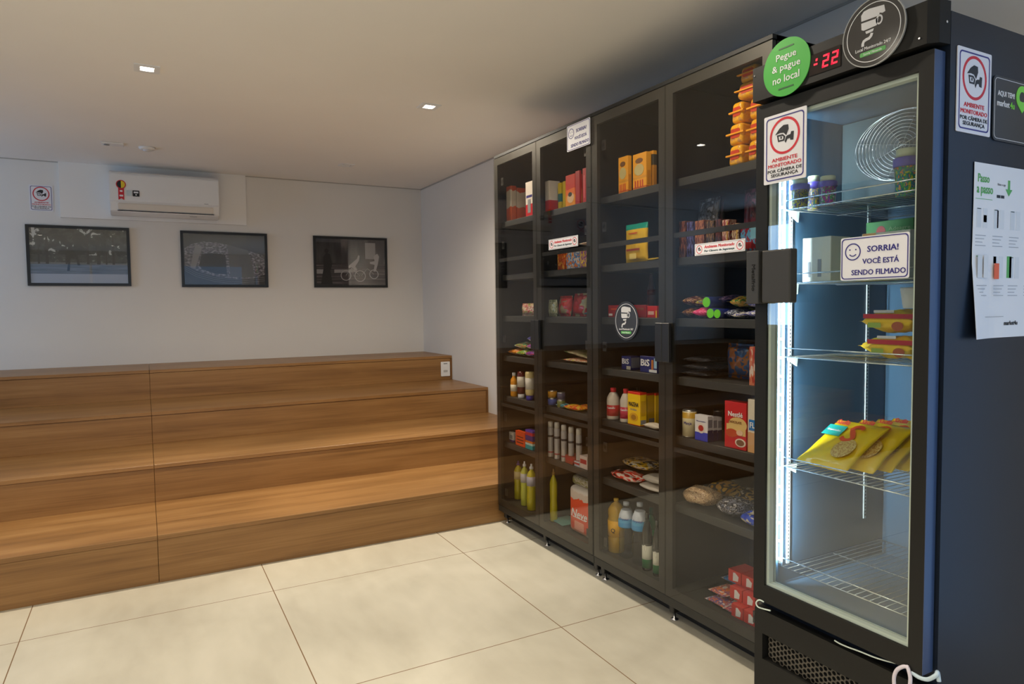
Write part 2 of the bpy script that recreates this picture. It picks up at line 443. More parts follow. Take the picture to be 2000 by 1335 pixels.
# stickers on the front panel belong to it
rb = MB(); rb.prism(circ(0, 0, .038, n=28), 0, .0012)
PX = (R(90-2.4), 0, 0)
o = rb.done('rosette_sticker', M_red, ac, (-.348, -.2125, .262), PX)
MB().prism(circ(0, 0, .031, n=24, a0=PI/2, a1=3*PI/2)+[(0, -.031)], .0012, .002).done('rosette_dark_half', M_ink, o)
MB().prism(circ(0, 0, .031, n=24, a0=-PI/2, a1=PI/2)+[(0, .031)], .0012, .002).done('rosette_yellow_half', mat('yellow_ink', (.85, .65, .03), .5), o)
o = MB().prism([(-.022, 0), (.022, 0), (.022, -.105), (0, -.09), (-.022, -.105)], 0, .0012).done('ribbon_sticker', M_red, ac, (-.348, -.2135, .232), PX)
MB().prism(rrect(-.01, -.035, .01, -.02, .003), .0012, .0018).done('ribbon_print', M_pwhite, o)
MB().prism(rrect(-.014, -.075, .014, -.06, .003), .0012, .0018).done('ribbon_print', M_pwhite, o)
o = MB().prism(rrect(-.026, -.026, .026, .026, .003), 0, .0012).done('black_label', M_ink, ac, (-.235, -.2165, .19), PX)
MB().prism(rrect(-.018, .002, .018, .016, .002), .0012, .0018).prism(circ(0, -.012, .006, n=12), .0012, .0018).done('label_print', M_pwhite, o)
o = MB().prism(rrect(-.02, -.024, .02, .024, .003), 0, .001).done('energy_label', mat('pale_label', (.6, .7, .72), .5), ac, (-.288, -.2165, .19), PX)
MB().box(.31, .345, -.2172, -.2155, .130, .134).done('maker_plate', M_grey, ac)

# ================================================================== FRAMED PHOTOGRAPHS
def frame(x0, x1, z0, z1, label, printm):
    w, h = x1-x0, z1-z0
    t = thing('framed_photograph', label, 'picture', ((x0+x1)/2, YB-.001, z0), NEGY, 'framed black and white photographs')
    o = [(-w/2, 0), (w/2, 0), (w/2, h), (-w/2, h)]; f = .024; i = [(-w/2+f, f), (w/2-f, f), (w/2-f, h-f), (-w/2+f, h-f)]
    MB().ring(o, i, 0, .022).done('frame', mat('black_lacquer', (.01, .011, .012), .3), t)
    p = MB().box(-w/2+f, w/2-f, f, h-f, .003, .012).done('photo_print', printm, t)
    MB().box(-w/2+f, w/2-f, f, h-f, .015, .017).done('cover_glass', M_picglass, t)
    return t, p, w, h
def gm(v): return mat('photo_grey_%03d' % int(v*1000), (v, v*.98, v*1.0), .6)
# park avenue
m = mat('park_print', (.1, .1, .1), .5); t_ = NT(m); sp, v = t_.sep()
leaf = t_.noise(v, 7, 5, .6, (1.6, 1, 1)); sky = t_.ramp(leaf, [(0, (.012, .015, .016)), (.5, (.035, .042, .045)), (.6, (.55, .58, .58))], 'CONSTANT')
g1 = t_.noise(v, 9, 4, .2, (.4, 3, 1)); ground = t_.ramp(g1, [(.3, (.09, .10, .11)), (.55, (.17, .18, .2)), (.7, (.22, .23, .26))])
far = t_.ramp(t_.noise(v, 16, 3, 0, (1.6, 1, 1)), [(.3, (.02, .025, .026)), (.62, (.05, .06, .06)), (.72, (.2, .22, .22))])
y = sp[1]
cc = t_.mix(t_.math('GREATER_THAN', y, .52), t_.mix(t_.math('GREATER_THAN', y, .38), ground, far), sky)
cc = t_.mix(t_.math('LESS_THAN', y, .17), cc, (.46, .48, .54)); t_.base(cc)
t, p, w, h = frame(-.868, -.095, 1.678, 2.20, 'leftmost framed photograph: trees of a park and a runner above a pale kerb', m)
for x, wd in ((-.24, .012), (.06, .01), (.14, .014), (.20, .007), (.255, .01), (-.10, .008), (-.30, .008)):
    MB().prism([(x-wd, .19), (x+wd, .19), (x+wd*.6, .44), (x-wd*.6, .44)], .012, .0125).done('tree_trunk', gm(.022), p)
MB().prism([(-.1, .13), (-.09, .2), (-.105, .28), (-.08, .35), (-.06, .345), (-.04, .29), (-.015, .26), (.0, .18), (-.02, .18), (-.03, .235), (-.07, .24), (-.08, .13)], .0125, .0132).prism(circ(-.068, .362, .013, n=14), .0125, .0132).done('runner_silhouette', gm(.012), p)
# fisheye aerial
m = mat('aerial_print', (.1, .1, .1), .5); t_ = NT(m); sp, v = t_.sep()
t_.base(t_.ramp(t_.noise(v, 3, 3), [(.3, (.035, .036, .04)), (.7, (.06, .062, .066))]))
t, p, w, h = frame(.319, 1.091, 1.671, 2.197, 'middle framed photograph: curved bird\'s-eye view of a stadium and city blocks', m)
mc = mat('aerial_city', (.2, .2, .2), .6); t_ = NT(mc); sp, v = t_.sep()
vo = t_.add('ShaderNodeTexVoronoi', voronoi_dimensions='2D'); vo.inputs['Scale'].default_value = 14; t_.l.new(v, vo.inputs['Vector'])
t_.base(t_.ramp(t_.noise(v, 22, 5, 0, (1.4, 1, 1)), [(.3, (.05, .05, .06)), (.5, (.16, .155, .18)), (.7, (.50, .48, .54))]))
def arc(cx, cy, rx, ry, a0, a1, n=24): return [(cx+rx*math.cos(R(a0+(a1-a0)*k/n)), cy+ry*math.sin(R(a0+(a1-a0)*k/n))) for k in range(n+1)]
top = [(-.355, .36), (-.30, .40), (-.2, .43), (-.08, .425), (.03, .405), (.15, .37), (.27, .335), (.355, .305)]
bot = [(.355, .125), (.25, .085), (.1, .08), (-.05, .095), (-.18, .125), (-.28, .165), (-.355, .205)]
MB().prism(top+bot, .0121, .0125).done('city_band', mc, p)
MB().prism([(-.21, .31), (-.13, .325), (.0, .31), (.01, .12), (-.10, .13), (-.2, .165), (-.235, .2)], .0125, .0129).done('stadium_field', gm(.035), p)
MB().prism([(.02, .41), (.12, .38), (.2, .36), (.24, .24), (.26, .1), (.15, .095), (.04, .1)], .0125, .0129).done('roof_field', gm(.13), p)
MB().prism([(-.26, .40), (-.2, .38), (-.27, .17), (-.31, .19)], .0125, .0129).done('avenue', gm(.3), p)
b = MB()
for rr in (0, .018, .036):
    o = [(-.355, .19-rr), (-.26, .135-rr), (-.1, .09-rr), (.05, .07-rr), (.355, .10-rr)]
    b.ribbon(o, .0032, .0129, .0134)
b.done('ring_road', gm(.25), p)
# cyclists
m = mat('cyclist_print', (.1, .1, .1), .5); t_ = NT(m); sp, v = t_.sep()
s1 = t_.noise(v, 5, 4, 0, (.25, 5, 1)); s2 = t_.noise(v, 4, 3, 0, (2.2, .3, 1))
up_ = t_.ramp(s2, [(.38, (.025, .022, .024)), (.55, (.06, .055, .058)), (.66, (.15, .13, .135))]); lo_ = t_.ramp(s1, [(.4, (.02, .018, .02)), (.6, (.10, .08, .085)), (.7, (.3, .25, .26))])
t_.base(t_.mix(t_.math('GREATER_THAN', sp[1], .48), lo_, up_))
t, p, w, h = frame(1.539, 2.315, 1.672, 2.197, 'rightmost framed photograph: blurred street scene with two cyclists and a walker', m)
b = MB()
for cx, cy, r in ((-.06, .125, .055), (.09, .12, .06), (.24, .14, .05)):
    b.ring(circ(cx, cy, r, n=30), circ(cx, cy, r-.008, n=30), .0121, .0128)
b.rail([(-.06, .125, .0126), (0, .2, .0126), (.09, .12, .0126), (.02, .12, .0126), (0, .2, .0126), (.05, .21, .0126)], .003, 5)
b.rail([(.1, .12, .0126), (.17, .2, .0126), (.24, .14, .0126)], .003, 5)
b.done('bicycles', gm(.55), p)
MB().prism([(.0, .25), (.06, .3), (.075, .34), (.09, .33), (.08, .28), (.04, .22), (.06, .19), (.04, .18), (.0, .21), (-.03, .2), (-.03, .225)], .0121, .0128).done('rider', gm(.5), p)
MB().prism([(.24, .33), (.28, .36), (.30, .33), (.285, .25), (.26, .17), (.235, .17), (.25, .24), (.2, .25), (.2, .27), (.25, .28)], .0121, .0128).done('rider', gm(.5), p)
MB().prism([(-.32, .03), (-.29, .2), (-.29, .31), (-.26, .36), (-.22, .34), (-.2, .24), (-.22, .17), (-.2, .03)], .0121, .0128).prism(circ(-.255, .375, .022, n=14), .0121, .0128).done('walker', gm(.01), p)
MB().prism([(.15, .3), (.26, .3), (.26, .47), (.15, .47)], .0121, .0124).done('bright_facade', gm(.36), p)
MB().prism([(-.36, .14), (-.22, .14), (-.22, .185), (-.36, .185)], .0121, .0124).done('light_trail', gm(.36), p)
MB().prism([(-.18, .15), (.06, .16), (.06, .19), (-.18, .185)], .0121, .0124).done('light_trail', gm(.36), p)

# ================================================================== SIGNS
def cam_icon(parent, cx, cy, s, m, n0, n1):
    def T(pts): return [(cx+s*x, cy+s*y) for x, y in pts]
    b = MB()
    b.prism(T([(-.80, .18), (-.45, .55), (-.1, .74), (.3, .70), (.34, .38), (.14, -.02), (-.08, .2), (-.4, .24)]), n0, n1)
    b.ring(T([(-.66, .12), (-.16, .12), (.06, -.08), (-.02, -.36), (-.55, -.36)]), T([(-.54, .02), (-.22, .02), (-.08, -.08), (-.12, -.26), (-.48, -.26)]), n0, n1)
    b.prism(T([(-.35, -.02), (-.24, -.02), (-.24, -.18), (-.35, -.18)]), n0, n1)
    b.prism(T([(.02, -.4), (.1, -.55), (.24, -.3), (.46, -.28), (.5, -.42), (.74, -.46), (.78, .14), (.56, .16), (.5, -.02), (.28, -.04), (.14, -.1)]), n0, n1)
    return b.done('camera_emblem', m, parent)
def amb_sign(x, y, z, w, h, rot, label, mback=None):
    t = thing('security_sign', label, 'sign', (x, y, z), rot, 'white camera surveillance signs')
    MB().prism(rrect(-w/2, 0, w/2, h, .004), .0003, .0025).done('board', mback or M_wsoft, t)
    k = min(w, h*.63)
    e = .055*w
    bw = .014*w+.0012
    MB().ring(rrect(-w/2+e, e, w/2-e, h-e, .07*w), rrect(-w/2+e+bw, e+bw, w/2-e-bw, h-e-bw, .06*w), .0026, .0032).done('border', M_navy, t)
    cy = h*.665; r = w*.355
    MB().ring(circ(0, cy, r), circ(0, cy, r*.87), .0026, .0032).done('red_ring', M_red, t)
    cam_icon(t, 0, cy, r*.78, M_ink, .0026, .0032)
    text('AMBIENTE', M_red, t, 0, h*.335, w*.60, h*.05, .0026, .0032, .02)
    text('MONITORADO', M_red, t, 0, h*.255, w*.78, h*.05, .0026, .0032, .02)
    text('POR CÂMERA DE', M_ink, t, 0, h*.182, w*.80, h*.056, .0026, .0032, .02)
    text('SEGURANÇA', M_ink, t, 0, h*.108, w*.64, h*.056, .0026, .0032, .02)
    return t
def smile_sign(x, y, z, w, h, rot, label):
    t = thing('smile_sign', label, 'sign', (x, y, z), rot, 'smiley surveillance signs')
    MB().prism(rrect(-w/2, 0, w/2, h, .006), .0003, .0022).done('board', M_wsoft, t)
    e = w*.015; bw = w*.013
    MB().ring(rrect(-w/2+e, e, w/2-e, h-e, .05*w), rrect(-w/2+e+bw, e+bw, w/2-e-bw, h-e-bw, .045*w), .0023, .003).done('border', M_navy, t)
    cx, cy, r = -w*.31, h*.66, h*.2
    f = MB().ring(circ(cx, cy, r), circ(cx, cy, r*.87), .0023, .003)
    f.prism(circ(cx-r*.38, cy+r*.25, r*.09, n=10), .0023, .003).prism(circ(cx+r*.38, cy+r*.25, r*.09, n=10), .0023, .003)
    a = arc(cx, cy, r*.55, r*.55, 215, 325, 14); a2 = arc(cx, cy, r*.44, r*.44, 325, 215, 14)
    for i in range(14): f.prism([a[i], a[i+1], a2[13-i], a2[14-i]], .0023, .003)
    f.done('smiley_face', M_navy, t)
    text('SORRIA!', M_navy, t, w*.13, h*.70, w*.44, h*.13, .0023, .003, .03)
    text('VOCÊ ESTÁ', M_navy, t, w*.10, h*.44, w*.52, h*.145, .0023, .003, .025)
    text('SENDO FILMADO', M_navy, t, w*.065, h*.175, w*.78, h*.12, .0023, .003, .025)
    return t
def strip_sign(x, y, z, w, h, rot, label):
    t = thing('surveillance_strip', label, 'sign', (x, y, z), rot, 'long surveillance strip stickers')
    MB().prism(rrect(-w/2, 0, w/2, h, .002), .0003, .0018).done('board', M_wsoft, t)
    e = .003
    MB().ring(rrect(-w/2+e, e, w/2-e, h-e, .006), rrect(-w/2+e+.0014, e+.0014, w/2-e-.0014, h-e-.0014, .005), .0019, .0024).done('border', M_grey, t)
    for s in (-1, 1):
        cx = s*(w/2-h*.55)
        MB().ring(circ(cx, h/2, h*.36, n=24), circ(cx, h/2, h*.31, n=24), .0019, .0024).done('red_ring', M_red, t)
        cam_icon(t, cx, h/2, h*.24, M_ink, .0019, .0024)
    text('Ambiente Monitorado', M_red, t, 0, h*.68, w*.60, h*.24, .0019, .0024, .03, shear=.25)
    text('Por Câmera de Segurança', mat('teal_ink', (.02, .07, .09), .5), t, 0, h*.30, w*.60, h*.22, .0019, .0024, .03, shear=.25)
    return t
def round_cam(x, y, z, r, rot, label, rim=False):
    t = thing('camera_disc', label, 'sign', (x, y, z), rot, 'round black camera signs')
    MB().prism(circ(0, 0, r, n=64), .0003, .005 if rim else .0018).done('board', mat('acrylic_black', (.02, .02, .023), .12, coat=1), t)
    n0 = .0051 if rim else .0019; n1 = n0+.0006
    MB().ring(circ(0, 0, r*.88, n=64), circ(0, 0, r*.86, n=64), n0, n1).done('white_ring', M_pwhite, t)
    if rim: MB().ring(circ(0, 0, r*1.03, n=64), circ(0, 0, r, n=64), .0003, .0055).done('clear_rim', mat('frosted_rim', (.35, .36, .36), .25, coat=1), t)
    T = lambda pts: [(r*(px-.03), r*(py+.12)) for px, py in pts]
    b = MB()
    b.prism(T([(-.36, .32), (-.37, .5), (-.28, .6), (-.1, .62), (.38, .56), (.42, .36), (.33, .34), (.24, .38), (.22, .30)]), n0, n1)
    b.prism(T([(-.36, .26), (.20, .24), (.15, .04), (.0, .03), (-.28, .02), (-.35, .06)]), n0, n1)
    b.ring([(r*(.20+.11*math.cos(a*PI/12)), r*(.30+.145*math.sin(a*PI/12))) for a in range(24)], [(r*(.20+.065*math.cos(a*PI/12)), r*(.30+.095*math.sin(a*PI/12))) for a in range(24)], n0, n1)
    b.prism(T([(-.22, -.03), (.06, -.02), (.03, -.10), (-.19, -.11)]), n0, n1)
    b.ribbon([(r*px, r*py) for px, py in ((-.03, -.02), (-.06, -.10), (-.12, -.15), (-.22, -.16), (-.30, -.19), (-.33, -.26), (-.33, -.34))], r*.09, n0, n1)
    b.done('camera_emblem', mat('emblem_white', (.62, .63, .66), .5), t)
    text('Local Monitorado 24/7', M_pwhite, t, 0, -r*.42, r*1.15, r*.10, n0, n1, .0)
    g = MB().prism(rrect(-r*.42, -r*.66, r*.42, -r*.53, r*.04), n0, n1).done('green_tag', M_green, t)
    text('Sorria! Filmando', M_pwhite, g, 0, -r*.595, r*.6, r*.07, n1, n1+.0005)
    return t
GX = 2.044   # outer glass face of the cabinet doors
amb_sign(-.745, YB-.001, 2.318, .170, .221, NEGY, 'small white camera warning sign on the back wall left of the air conditioner')
smile_sign(GX, 3.017, 2.28, .215, .135, NEGX, 'white smiley notice at the top corner of the second cabinet door')
strip_sign(GX, 3.176, 1.769, .297, .058, NEGX, 'long white camera strip sticker on the second cabinet door')
strip_sign(GX, 2.018, 1.654, .272, .048, NEGX, 'long white camera strip sticker on the fourth cabinet door, beside the freezer')
round_cam(GX, 2.618, 1.375, .094, NEGX, 'round black camera sticker on the third cabinet door glass')

# ================================================================== GLASS CABINETS
SH = [.157, .550, .859, 1.127, 1.389, 1.658, 2.005]     # shelf tops
SX = 2.092                                              # front edge of the shelves
XBK = 2.58                                              # inner back
ZD0, ZD1 = .128, 2.412
def cabinet(y0, y1, ym, label, sides):
    """y0 near end, y1 far end, ym the upright between the two bays"""
    t = thing('display_cabinet', label, 'cabinet', (2.07, (y0+y1)/2, 0), group='smoked glass display cabinets')
    ox, oy = 2.07, (y0+y1)/2
    def B(name, m, x0, x1, ya, yb, z0, z1, bev=.0015, par=None): return MB().box(x0-ox, x1-ox, ya-oy, yb-oy, z0, z1, bev, 1).done(name, m, par or t)
    c = MB()
    for ya, yb in ((y0, y0+.018), (y1-.018, y1), (ym-.009, ym+.009)): c.box(2.074-ox, XBK+.03-ox, ya-oy, yb-oy, .085, 2.43)
    c.box(2.074-ox, XBK+.03-ox, y0-oy, y1-oy, 2.412, 2.433); c.box(2.074-ox, XBK+.03-ox, y0+.018-oy, y1-.018-oy, .085, .118)
    c.box(XBK-ox, XBK+.012-ox, y0+.018-oy, y1-.018-oy, .118, 2.412)
    c.done('carcass', M_carc, t)
    B('base_rail', M_frame, 2.052, 2.073, y0, y1, .085, .124)
    B('plinth', M_blk, 2.150, 2.162, y0+.004, y1-.004, .002, .085)
    B('top_rail', M_carc, 2.050, 2.073, y0, y1, 2.416, 2.434)
    for a, bb in ((y0+.018, ym-.009), (ym+.009, y1-.018)):
        for i, z in enumerate(SH):
            B('shelf', M_shelf, SX, XBK, a+.001, bb-.001, z-(.036 if i else .038), z, .002)
    for y in (y0+.03, ym, y1-.03):
        for x in (2.105, 2.54):
            f = B('foot', M_blk, x-.022, x+.022, y-.016, y+.016, .035, .085, .004)
            MB().lathe([(.018, 0), (.018, .004), (.006, .007), (.005, .036)], x-ox, y-oy, 12).done('leveller', M_chrome, f)
    return t
cabA = cabinet(2.912, 4.012, 3.470, 'far pair of smoked glass cabinet bays, touching the wooden steps', 0)
cabB = cabinet(1.765, 2.908, 2.345, 'near pair of smoked glass cabinet bays, next to the freezer', 0)
def door(par, ya, yb, handle):
    ox, oy = par.location.x, par.location.y
    fw = .045
    b = MB(); P = lambda x0, x1, a, c_, z0, z1: b.box(x0-ox, x1-ox, a-oy, c_-oy, z0, z1)
    P(2.050, 2.068, ya, ya+fw, ZD0, ZD1); P(2.050, 2.068, yb-fw, yb, ZD0, ZD1)
    P(2.050, 2.068, ya+fw, yb-fw, ZD0, ZD0+fw); P(2.050, 2.068, ya+fw, yb-fw, ZD1-fw, ZD1)
    P(2.056, 2.068, ya+fw, yb-fw, .797, .815); P(2.056, 2.068, ya+fw, yb-fw, 1.742, 1.764)
    d = b.done('door', M_frame, par)
    MB().box(GX-ox, 2.0495-ox, ya-oy, yb-oy, ZD0, ZD1).done('glass_pane', M_smoke, d)
    hy = ya if handle == 'near' else yb
    s = 1 if handle == 'near' else -1
    MB().box(GX-.018-ox, GX-.0002-ox, min(hy, hy+s*.046)-oy, max(hy, hy+s*.046)-oy, 1.195, 1.370, .003, 1).done('handle', M_blk, d)
    for z in (.22, .72, 1.24, 1.85, 2.26):
        yy = (yb-fw-.03) if handle == 'near' else (ya+fw+.03)
        MB().lathe([(.012, 2.0685-ox), (.012, 2.076-ox), (.004, 2.077-ox)], yy-oy, z, 12, axis='X').box(2.0685-ox, 2.074-ox, yy-.014-oy, yy+.014-oy, z-.024, z+.024).done('hinge', M_hinge, d)
door(cabA, 3.471, 4.011, 'near'); door(cabA, 2.914, 3.469, 'far')
door(cabB, 2.346, 2.906, 'near'); door(cabB, 1.767, 2.344, 'far')

# ================================================================== GOODS
BAYS = [(1.785, 2.333), (2.357, 2.887), (2.932, 3.458), (3.482, 3.992)]
def inbay(ya, yb):
    """keep a good inside the bay it stands in (ya < yb)"""
    if (ya+yb)/2 < 1.70: return ya, yb
    m = (ya+yb)/2
    lo, hi = BAYS[0 if m < 2.39 else 1 if m < 2.94 else 2 if m < 3.52 else 3]
    if ya < lo-.02 or yb > hi+.02: print('CLAMP', round(ya, 3), round(yb, 3), lo, hi)
    if ya < lo: yb += min(lo-ya, max(0, hi-yb)); ya = lo
    if yb > hi: ya = max(lo, ya-(yb-hi)); yb = hi
    return ya, yb
def PK(c, rough=.42): return mat('pk_%03d_%03d_%03d' % c, srgb(*c), rough)
def pdata(zi): return SH[zi]
class Box:
    """printed carton; front faces -X; local origin at base centre"""
    def __init__(s, name, label, cat, px, ytop, zs, m, X=2.14, group=None, depth=None, wmin=None, lid=None):
        if isinstance(zs, int): z = SH[zs]
        else: z = zs
        z += .0008
        if not name.startswith('frozen'): X -= .022
        xl, xc, xr = px
        yc = Yp(xc, X, z); yl = Yp(xl, X, z)
        yc, yl = inbay(yc, yl)
        d = depth if depth else max(.012, Xp(xr, yc, z)-X)
        h = Zp(ytop, X, yc)-z
        s.w, s.d, s.h = yl-yc, min(d, XBK-.01-X), h
        s.t = thing(name, label, cat, (X+s.d/2, (yl+yc)/2, z), group=group)
        s.o = MB().box(-s.d/2, s.d/2, -s.w/2, s.w/2, 0, h, .0012, 1).done('carton', m, s.t)
        s.f = None
    def front(s, u0, v0, u1, v1, m, name='front_print', r=0):
        w, h = s.w, s.h
        pts = rrect((u0-.5)*w, v0*h, (u1-.5)*w, v1*h, max(.0008, r*w)) if r else [((u0-.5)*w, v0*h), ((u1-.5)*w, v0*h), ((u1-.5)*w, v1*h), ((u0-.5)*w, v1*h)]
        MB().prism(pts, .0002, .0008).done(name, m, s.o, (-s.d/2, 0, 0), NEGX); return s
    def frontell(s, u, v, ru, rv, m, name='front_print', n0=.0008):
        MB().prism(circ((u-.5)*s.w, v*s.h, ru*s.w, rv*s.h, n=24), .0002, n0+.0004).done(name, m, s.o, (-s.d/2, 0, 0), NEGX); return s
    def ftext(s, body, u, v, wu, hv, m, bold=.02, n0=.0009, shear=0):
        # lettering printed on the front panel
        p = bpy.data.objects.new('tmp', None)
        o = text(body, m, s.o, 0, 0, wu*s.w, hv*s.h, n0, n0+.0006, bold, shear=shear)
        bpy.data.objects.remove(p)
        o.rotation_euler = NEGX; o.location = (-s.d/2, -(u-.5)*s.w, v*s.h); return s
    def side(s, u0, v0, u1, v1, m, name='side_print'):
        d, h = s.d, s.h
        MB().prism([((u0-.5)*d, v0*h), ((u1-.5)*d, v0*h), ((u1-.5)*d, v1*h), ((u0-.5)*d, v1*h)], .0002, .0008).done(name, m, s.o, (0, -s.w/2, 0), NEGY); return s

def pillow(w, h, t, seed=0, crimp=.012, nu=22, nv=26, wr=.12, blunt=0):
    """closed film bag: w across (local Y), h along local Z, thickness t along local X; crimped at both ends"""
    rnd = random.Random(seed); off = Vector((rnd.random()*50, rnd.random()*50, rnd.random()*50))
    bm = bmesh.new(); g = [[], []]
    for sd in (0, 1):
        for i in range(nu+1):
            row = []
            for j in range(nv+1):
                u = i/nu; v = j/nv
                pv = min(1, max(0, (v*h-crimp)/(h-2*crimp)))
                prof = (math.sin(PI*u)**.42)*(math.sin(PI*pv)**.27 if 0 < pv < 1 else 0)
                n = noise.noise(Vector((u*3.2, v*3.6, sd*2.0))+off)
                n2 = noise.noise(Vector((u*9, v*9, sd*2.0))+off)
                x = prof*(t/2)*(1+wr*2.2*n+wr*n2) + .0006
                pinch = 1-.06*math.sin(PI*pv)+.03*n
                if sd: x = -x
                y = (u-.5)*w*pinch
                if blunt: y *= (.35+.65*max(0, math.sin(PI*v))**blunt)
                z = v*h + .004*n2*math.sin(PI*u)
                if 0 < i < nu or sd == 0: row.append(bm.verts.new((x if 0 < i < nu else 0, y, z)))
                else: row.append(g[0][i][j])
            g[sd].append(row)
        for i in range(nu):
            for j in range(nv):
                q = (g[sd][i][j], g[sd][i+1][j], g[sd][i+1][j+1], g[sd][i][j+1])
                try: f = bm.faces.new(q if sd == 0 else q[::-1]); f.smooth = True
                except ValueError: pass
    for j in (0, nv):
        for i in range(nu):
            try: bm.faces.new((g[0][i][j], g[0][i+1][j], g[1][i+1][j], g[1][i][j]))
            except ValueError: pass
    mx = max(abs(v.co.x) for v in bm.verts)
    for v in bm.verts:
        v.co.x *= t/2/mx; v.co.z = min(max(v.co.z, 0), h)
    bmesh.ops.recalc_face_normals(bm, faces=bm.faces)
    return bm
def pouch(name, label, cat, pxl, pxr, ytop, zs, t, m, X=2.15, group=None, seed=0, lean=0, yaw=0, par='film'):
    """bag standing upright"""
    z = (SH[zs] if isinstance(zs, int) else zs)+.001; X -= .022
    yl, yr = Yp(pxl, X, z), Yp(pxr, X, z); yr, yl = inbay(yr, yl); h = Zp(ytop, X, (yl+yr)/2)-z
    bm = pillow(yl-yr, h, t, seed); me = bpy.data.meshes.new(name); bm.to_mesh(me); bm.free()
    o = link(name, me, m, None, (X+t/2, (yl+yr)/2, z), (0, lean, yaw)); tag(o, label, cat, group)
    o['h'] = h; o['w'] = yl-yr; o['t'] = t
    return o
def bag(name, label, cat, pxl, pxr, zs, t, m, X=2.14, lx=.16, group=None, seed=0, yaw=0, tilt=0, along='Y', dz=0, blunt=0):
    """bag lying on its side; long axis along Y (or X)"""
    z = (SH[zs] if isinstance(zs, int) else zs)+.001+dz
    if name != 'nugget_packet': X -= .022
    yl, yr = Yp(pxl, X, z), Yp(pxr, X, z); yr, yl = inbay(yr, yl); ly = yl-yr
    if along == 'Y': bm = pillow(lx, ly, t, seed, crimp=(.004 if blunt else .012), blunt=blunt); M = Matrix.Translation((0, ly/2, t/2)) @ Matrix.Rotation(R(90), 4, 'X') @ Matrix.Rotation(R(90), 4, 'Z')
    else: bm = pillow(ly, lx, t, seed, crimp=(.004 if blunt else .012), blunt=blunt); M = Matrix.Translation((-lx/2, 0, t/2)) @ Matrix.Rotation(R(90), 4, 'Y')
    bm.transform(M)
    zmin = min(v.co.z for v in bm.verts)
    for v in bm.verts: v.co.z -= zmin
    me = bpy.data.meshes.new(name); bm.to_mesh(me); bm.free()
    o = link(name, me, m, None, (X+lx/2, (yl+yr)/2, z), (tilt, 0, yaw)); tag(o, label, cat, group); return o
def bottle(name, label, cat, pxl, pxr, ytop, zs, prof, m, X=2.17, group=None, capm=None, cap=None, labm=None, lab=None, hfix=None):
    """prof: list of (radius fraction, height fraction); cap/lab the same; all relative to body radius and total height"""
    z = (SH[zs] if isinstance(zs, int) else zs)+.001
    yl, yr = Yp(pxl, X, z+.05), Yp(pxr, X, z+.05); yc = (yl+yr)/2
    # the two pixel edges bound a round body: radius from its angular width
    dist = Vector((X, yc, z-HC)).dot(FW); r = (pxr-pxl)/FPX*dist/2*.98
    X2 = max(X-.022, SX+.004+r)
    yc = Yp((pxl+pxr)/2, X2, z+.05); ya, yb = inbay(yc-r-.001, yc+r+.001); yc = (ya+yb)/2
    h = hfix or Zp(ytop, X2, yc)-z
    t = thing(name, label, cat, (X2, yc, z), group=group)
    MB().lathe([(a*r, c*h) for a, c in prof], seg=24).done('body', m, t)
    if cap: MB().lathe([(a*r, c*h) for a, c in cap], seg=20).done('cap', capm, t)
    if lab:
        for k, (lp, lm) in enumerate(zip(lab, labm)): MB().lathe([(a*r, c*h) for a, c in lp], seg=28).done('label_wrap', lm, t)
    t['r'] = r; t['h'] = h
    return t
def curved_text(t, body, r, zc, w, h, m, ang=R(-150), bold=.02, name='lettering'):
    """lettering wrapped on a round body, facing the aisle"""
    o = text(body, m, t, 0, 0, w, h, 0, .0006, bold, name)
    for v in o.data.vertices:
        a = ang+v.co.x/r; rr = r+.0006+v.co.z; zz = v.co.y+zc
        v.co = Vector((rr*math.cos(a), rr*math.sin(a), zz))
    o.location = (0, 0, 0); o.data.update(); return o
def film(key, cols, sc=4, detail=1.5, rough=.28): return blotmat(key, [srgb(*c) for c in cols], sc*1.6, None, rough, detail, .3)
def jar_lab(a, b0, b1): return [(a, b0), (a, b1)]

# ---------- door 1 (beside the steps)
mk = bandmat('milkbox_orange', [(0, srgb(232, 96, 30)), (.42, srgb(225, 214, 196)), (.86, srgb(206, 80, 40))], 2, .22, 1.6)
mk2 = bandmat('milkbox_red', [(0, srgb(196, 22, 34)), (.36, srgb(222, 214, 205))], 2, .0)
B1 = Box('milk_carton', 'white and orange milk carton at the left front of the first door top shelf', 'carton', (980, 989, 1009), 362, 6, mk, 2.15, 'milk cartons on the top shelf')
Box('milk_carton', 'white and orange milk carton standing behind the first one on the top shelf', 'carton', (1000, 1009.5, 1027), 366, 6, mk, 2.15+B1.d+.003, 'milk cartons on the top shelf')
b = Box('milk_carton', 'red-footed white carton on the top shelf, against the first door handle side', 'carton', (1027, 1041, 1060), 352, 6, mk2, 2.15, 'milk cartons on the top shelf')
b.front(.1, .55, .9, .62, M_navy); b.front(.3, .12, .7, .5, M_grey)
pouch('sweet_bag', 'small crumpled white and red sweet bag alone on its shelf', 'sweets', 1014, 1042, 592, 4, .05, film('swt', [(214, 196, 150), (228, 220, 205), (190, 30, 50), (222, 214, 190), (150, 160, 60)], 3), 2.15, seed=3)
gp = 'snack packets piled behind the first door'
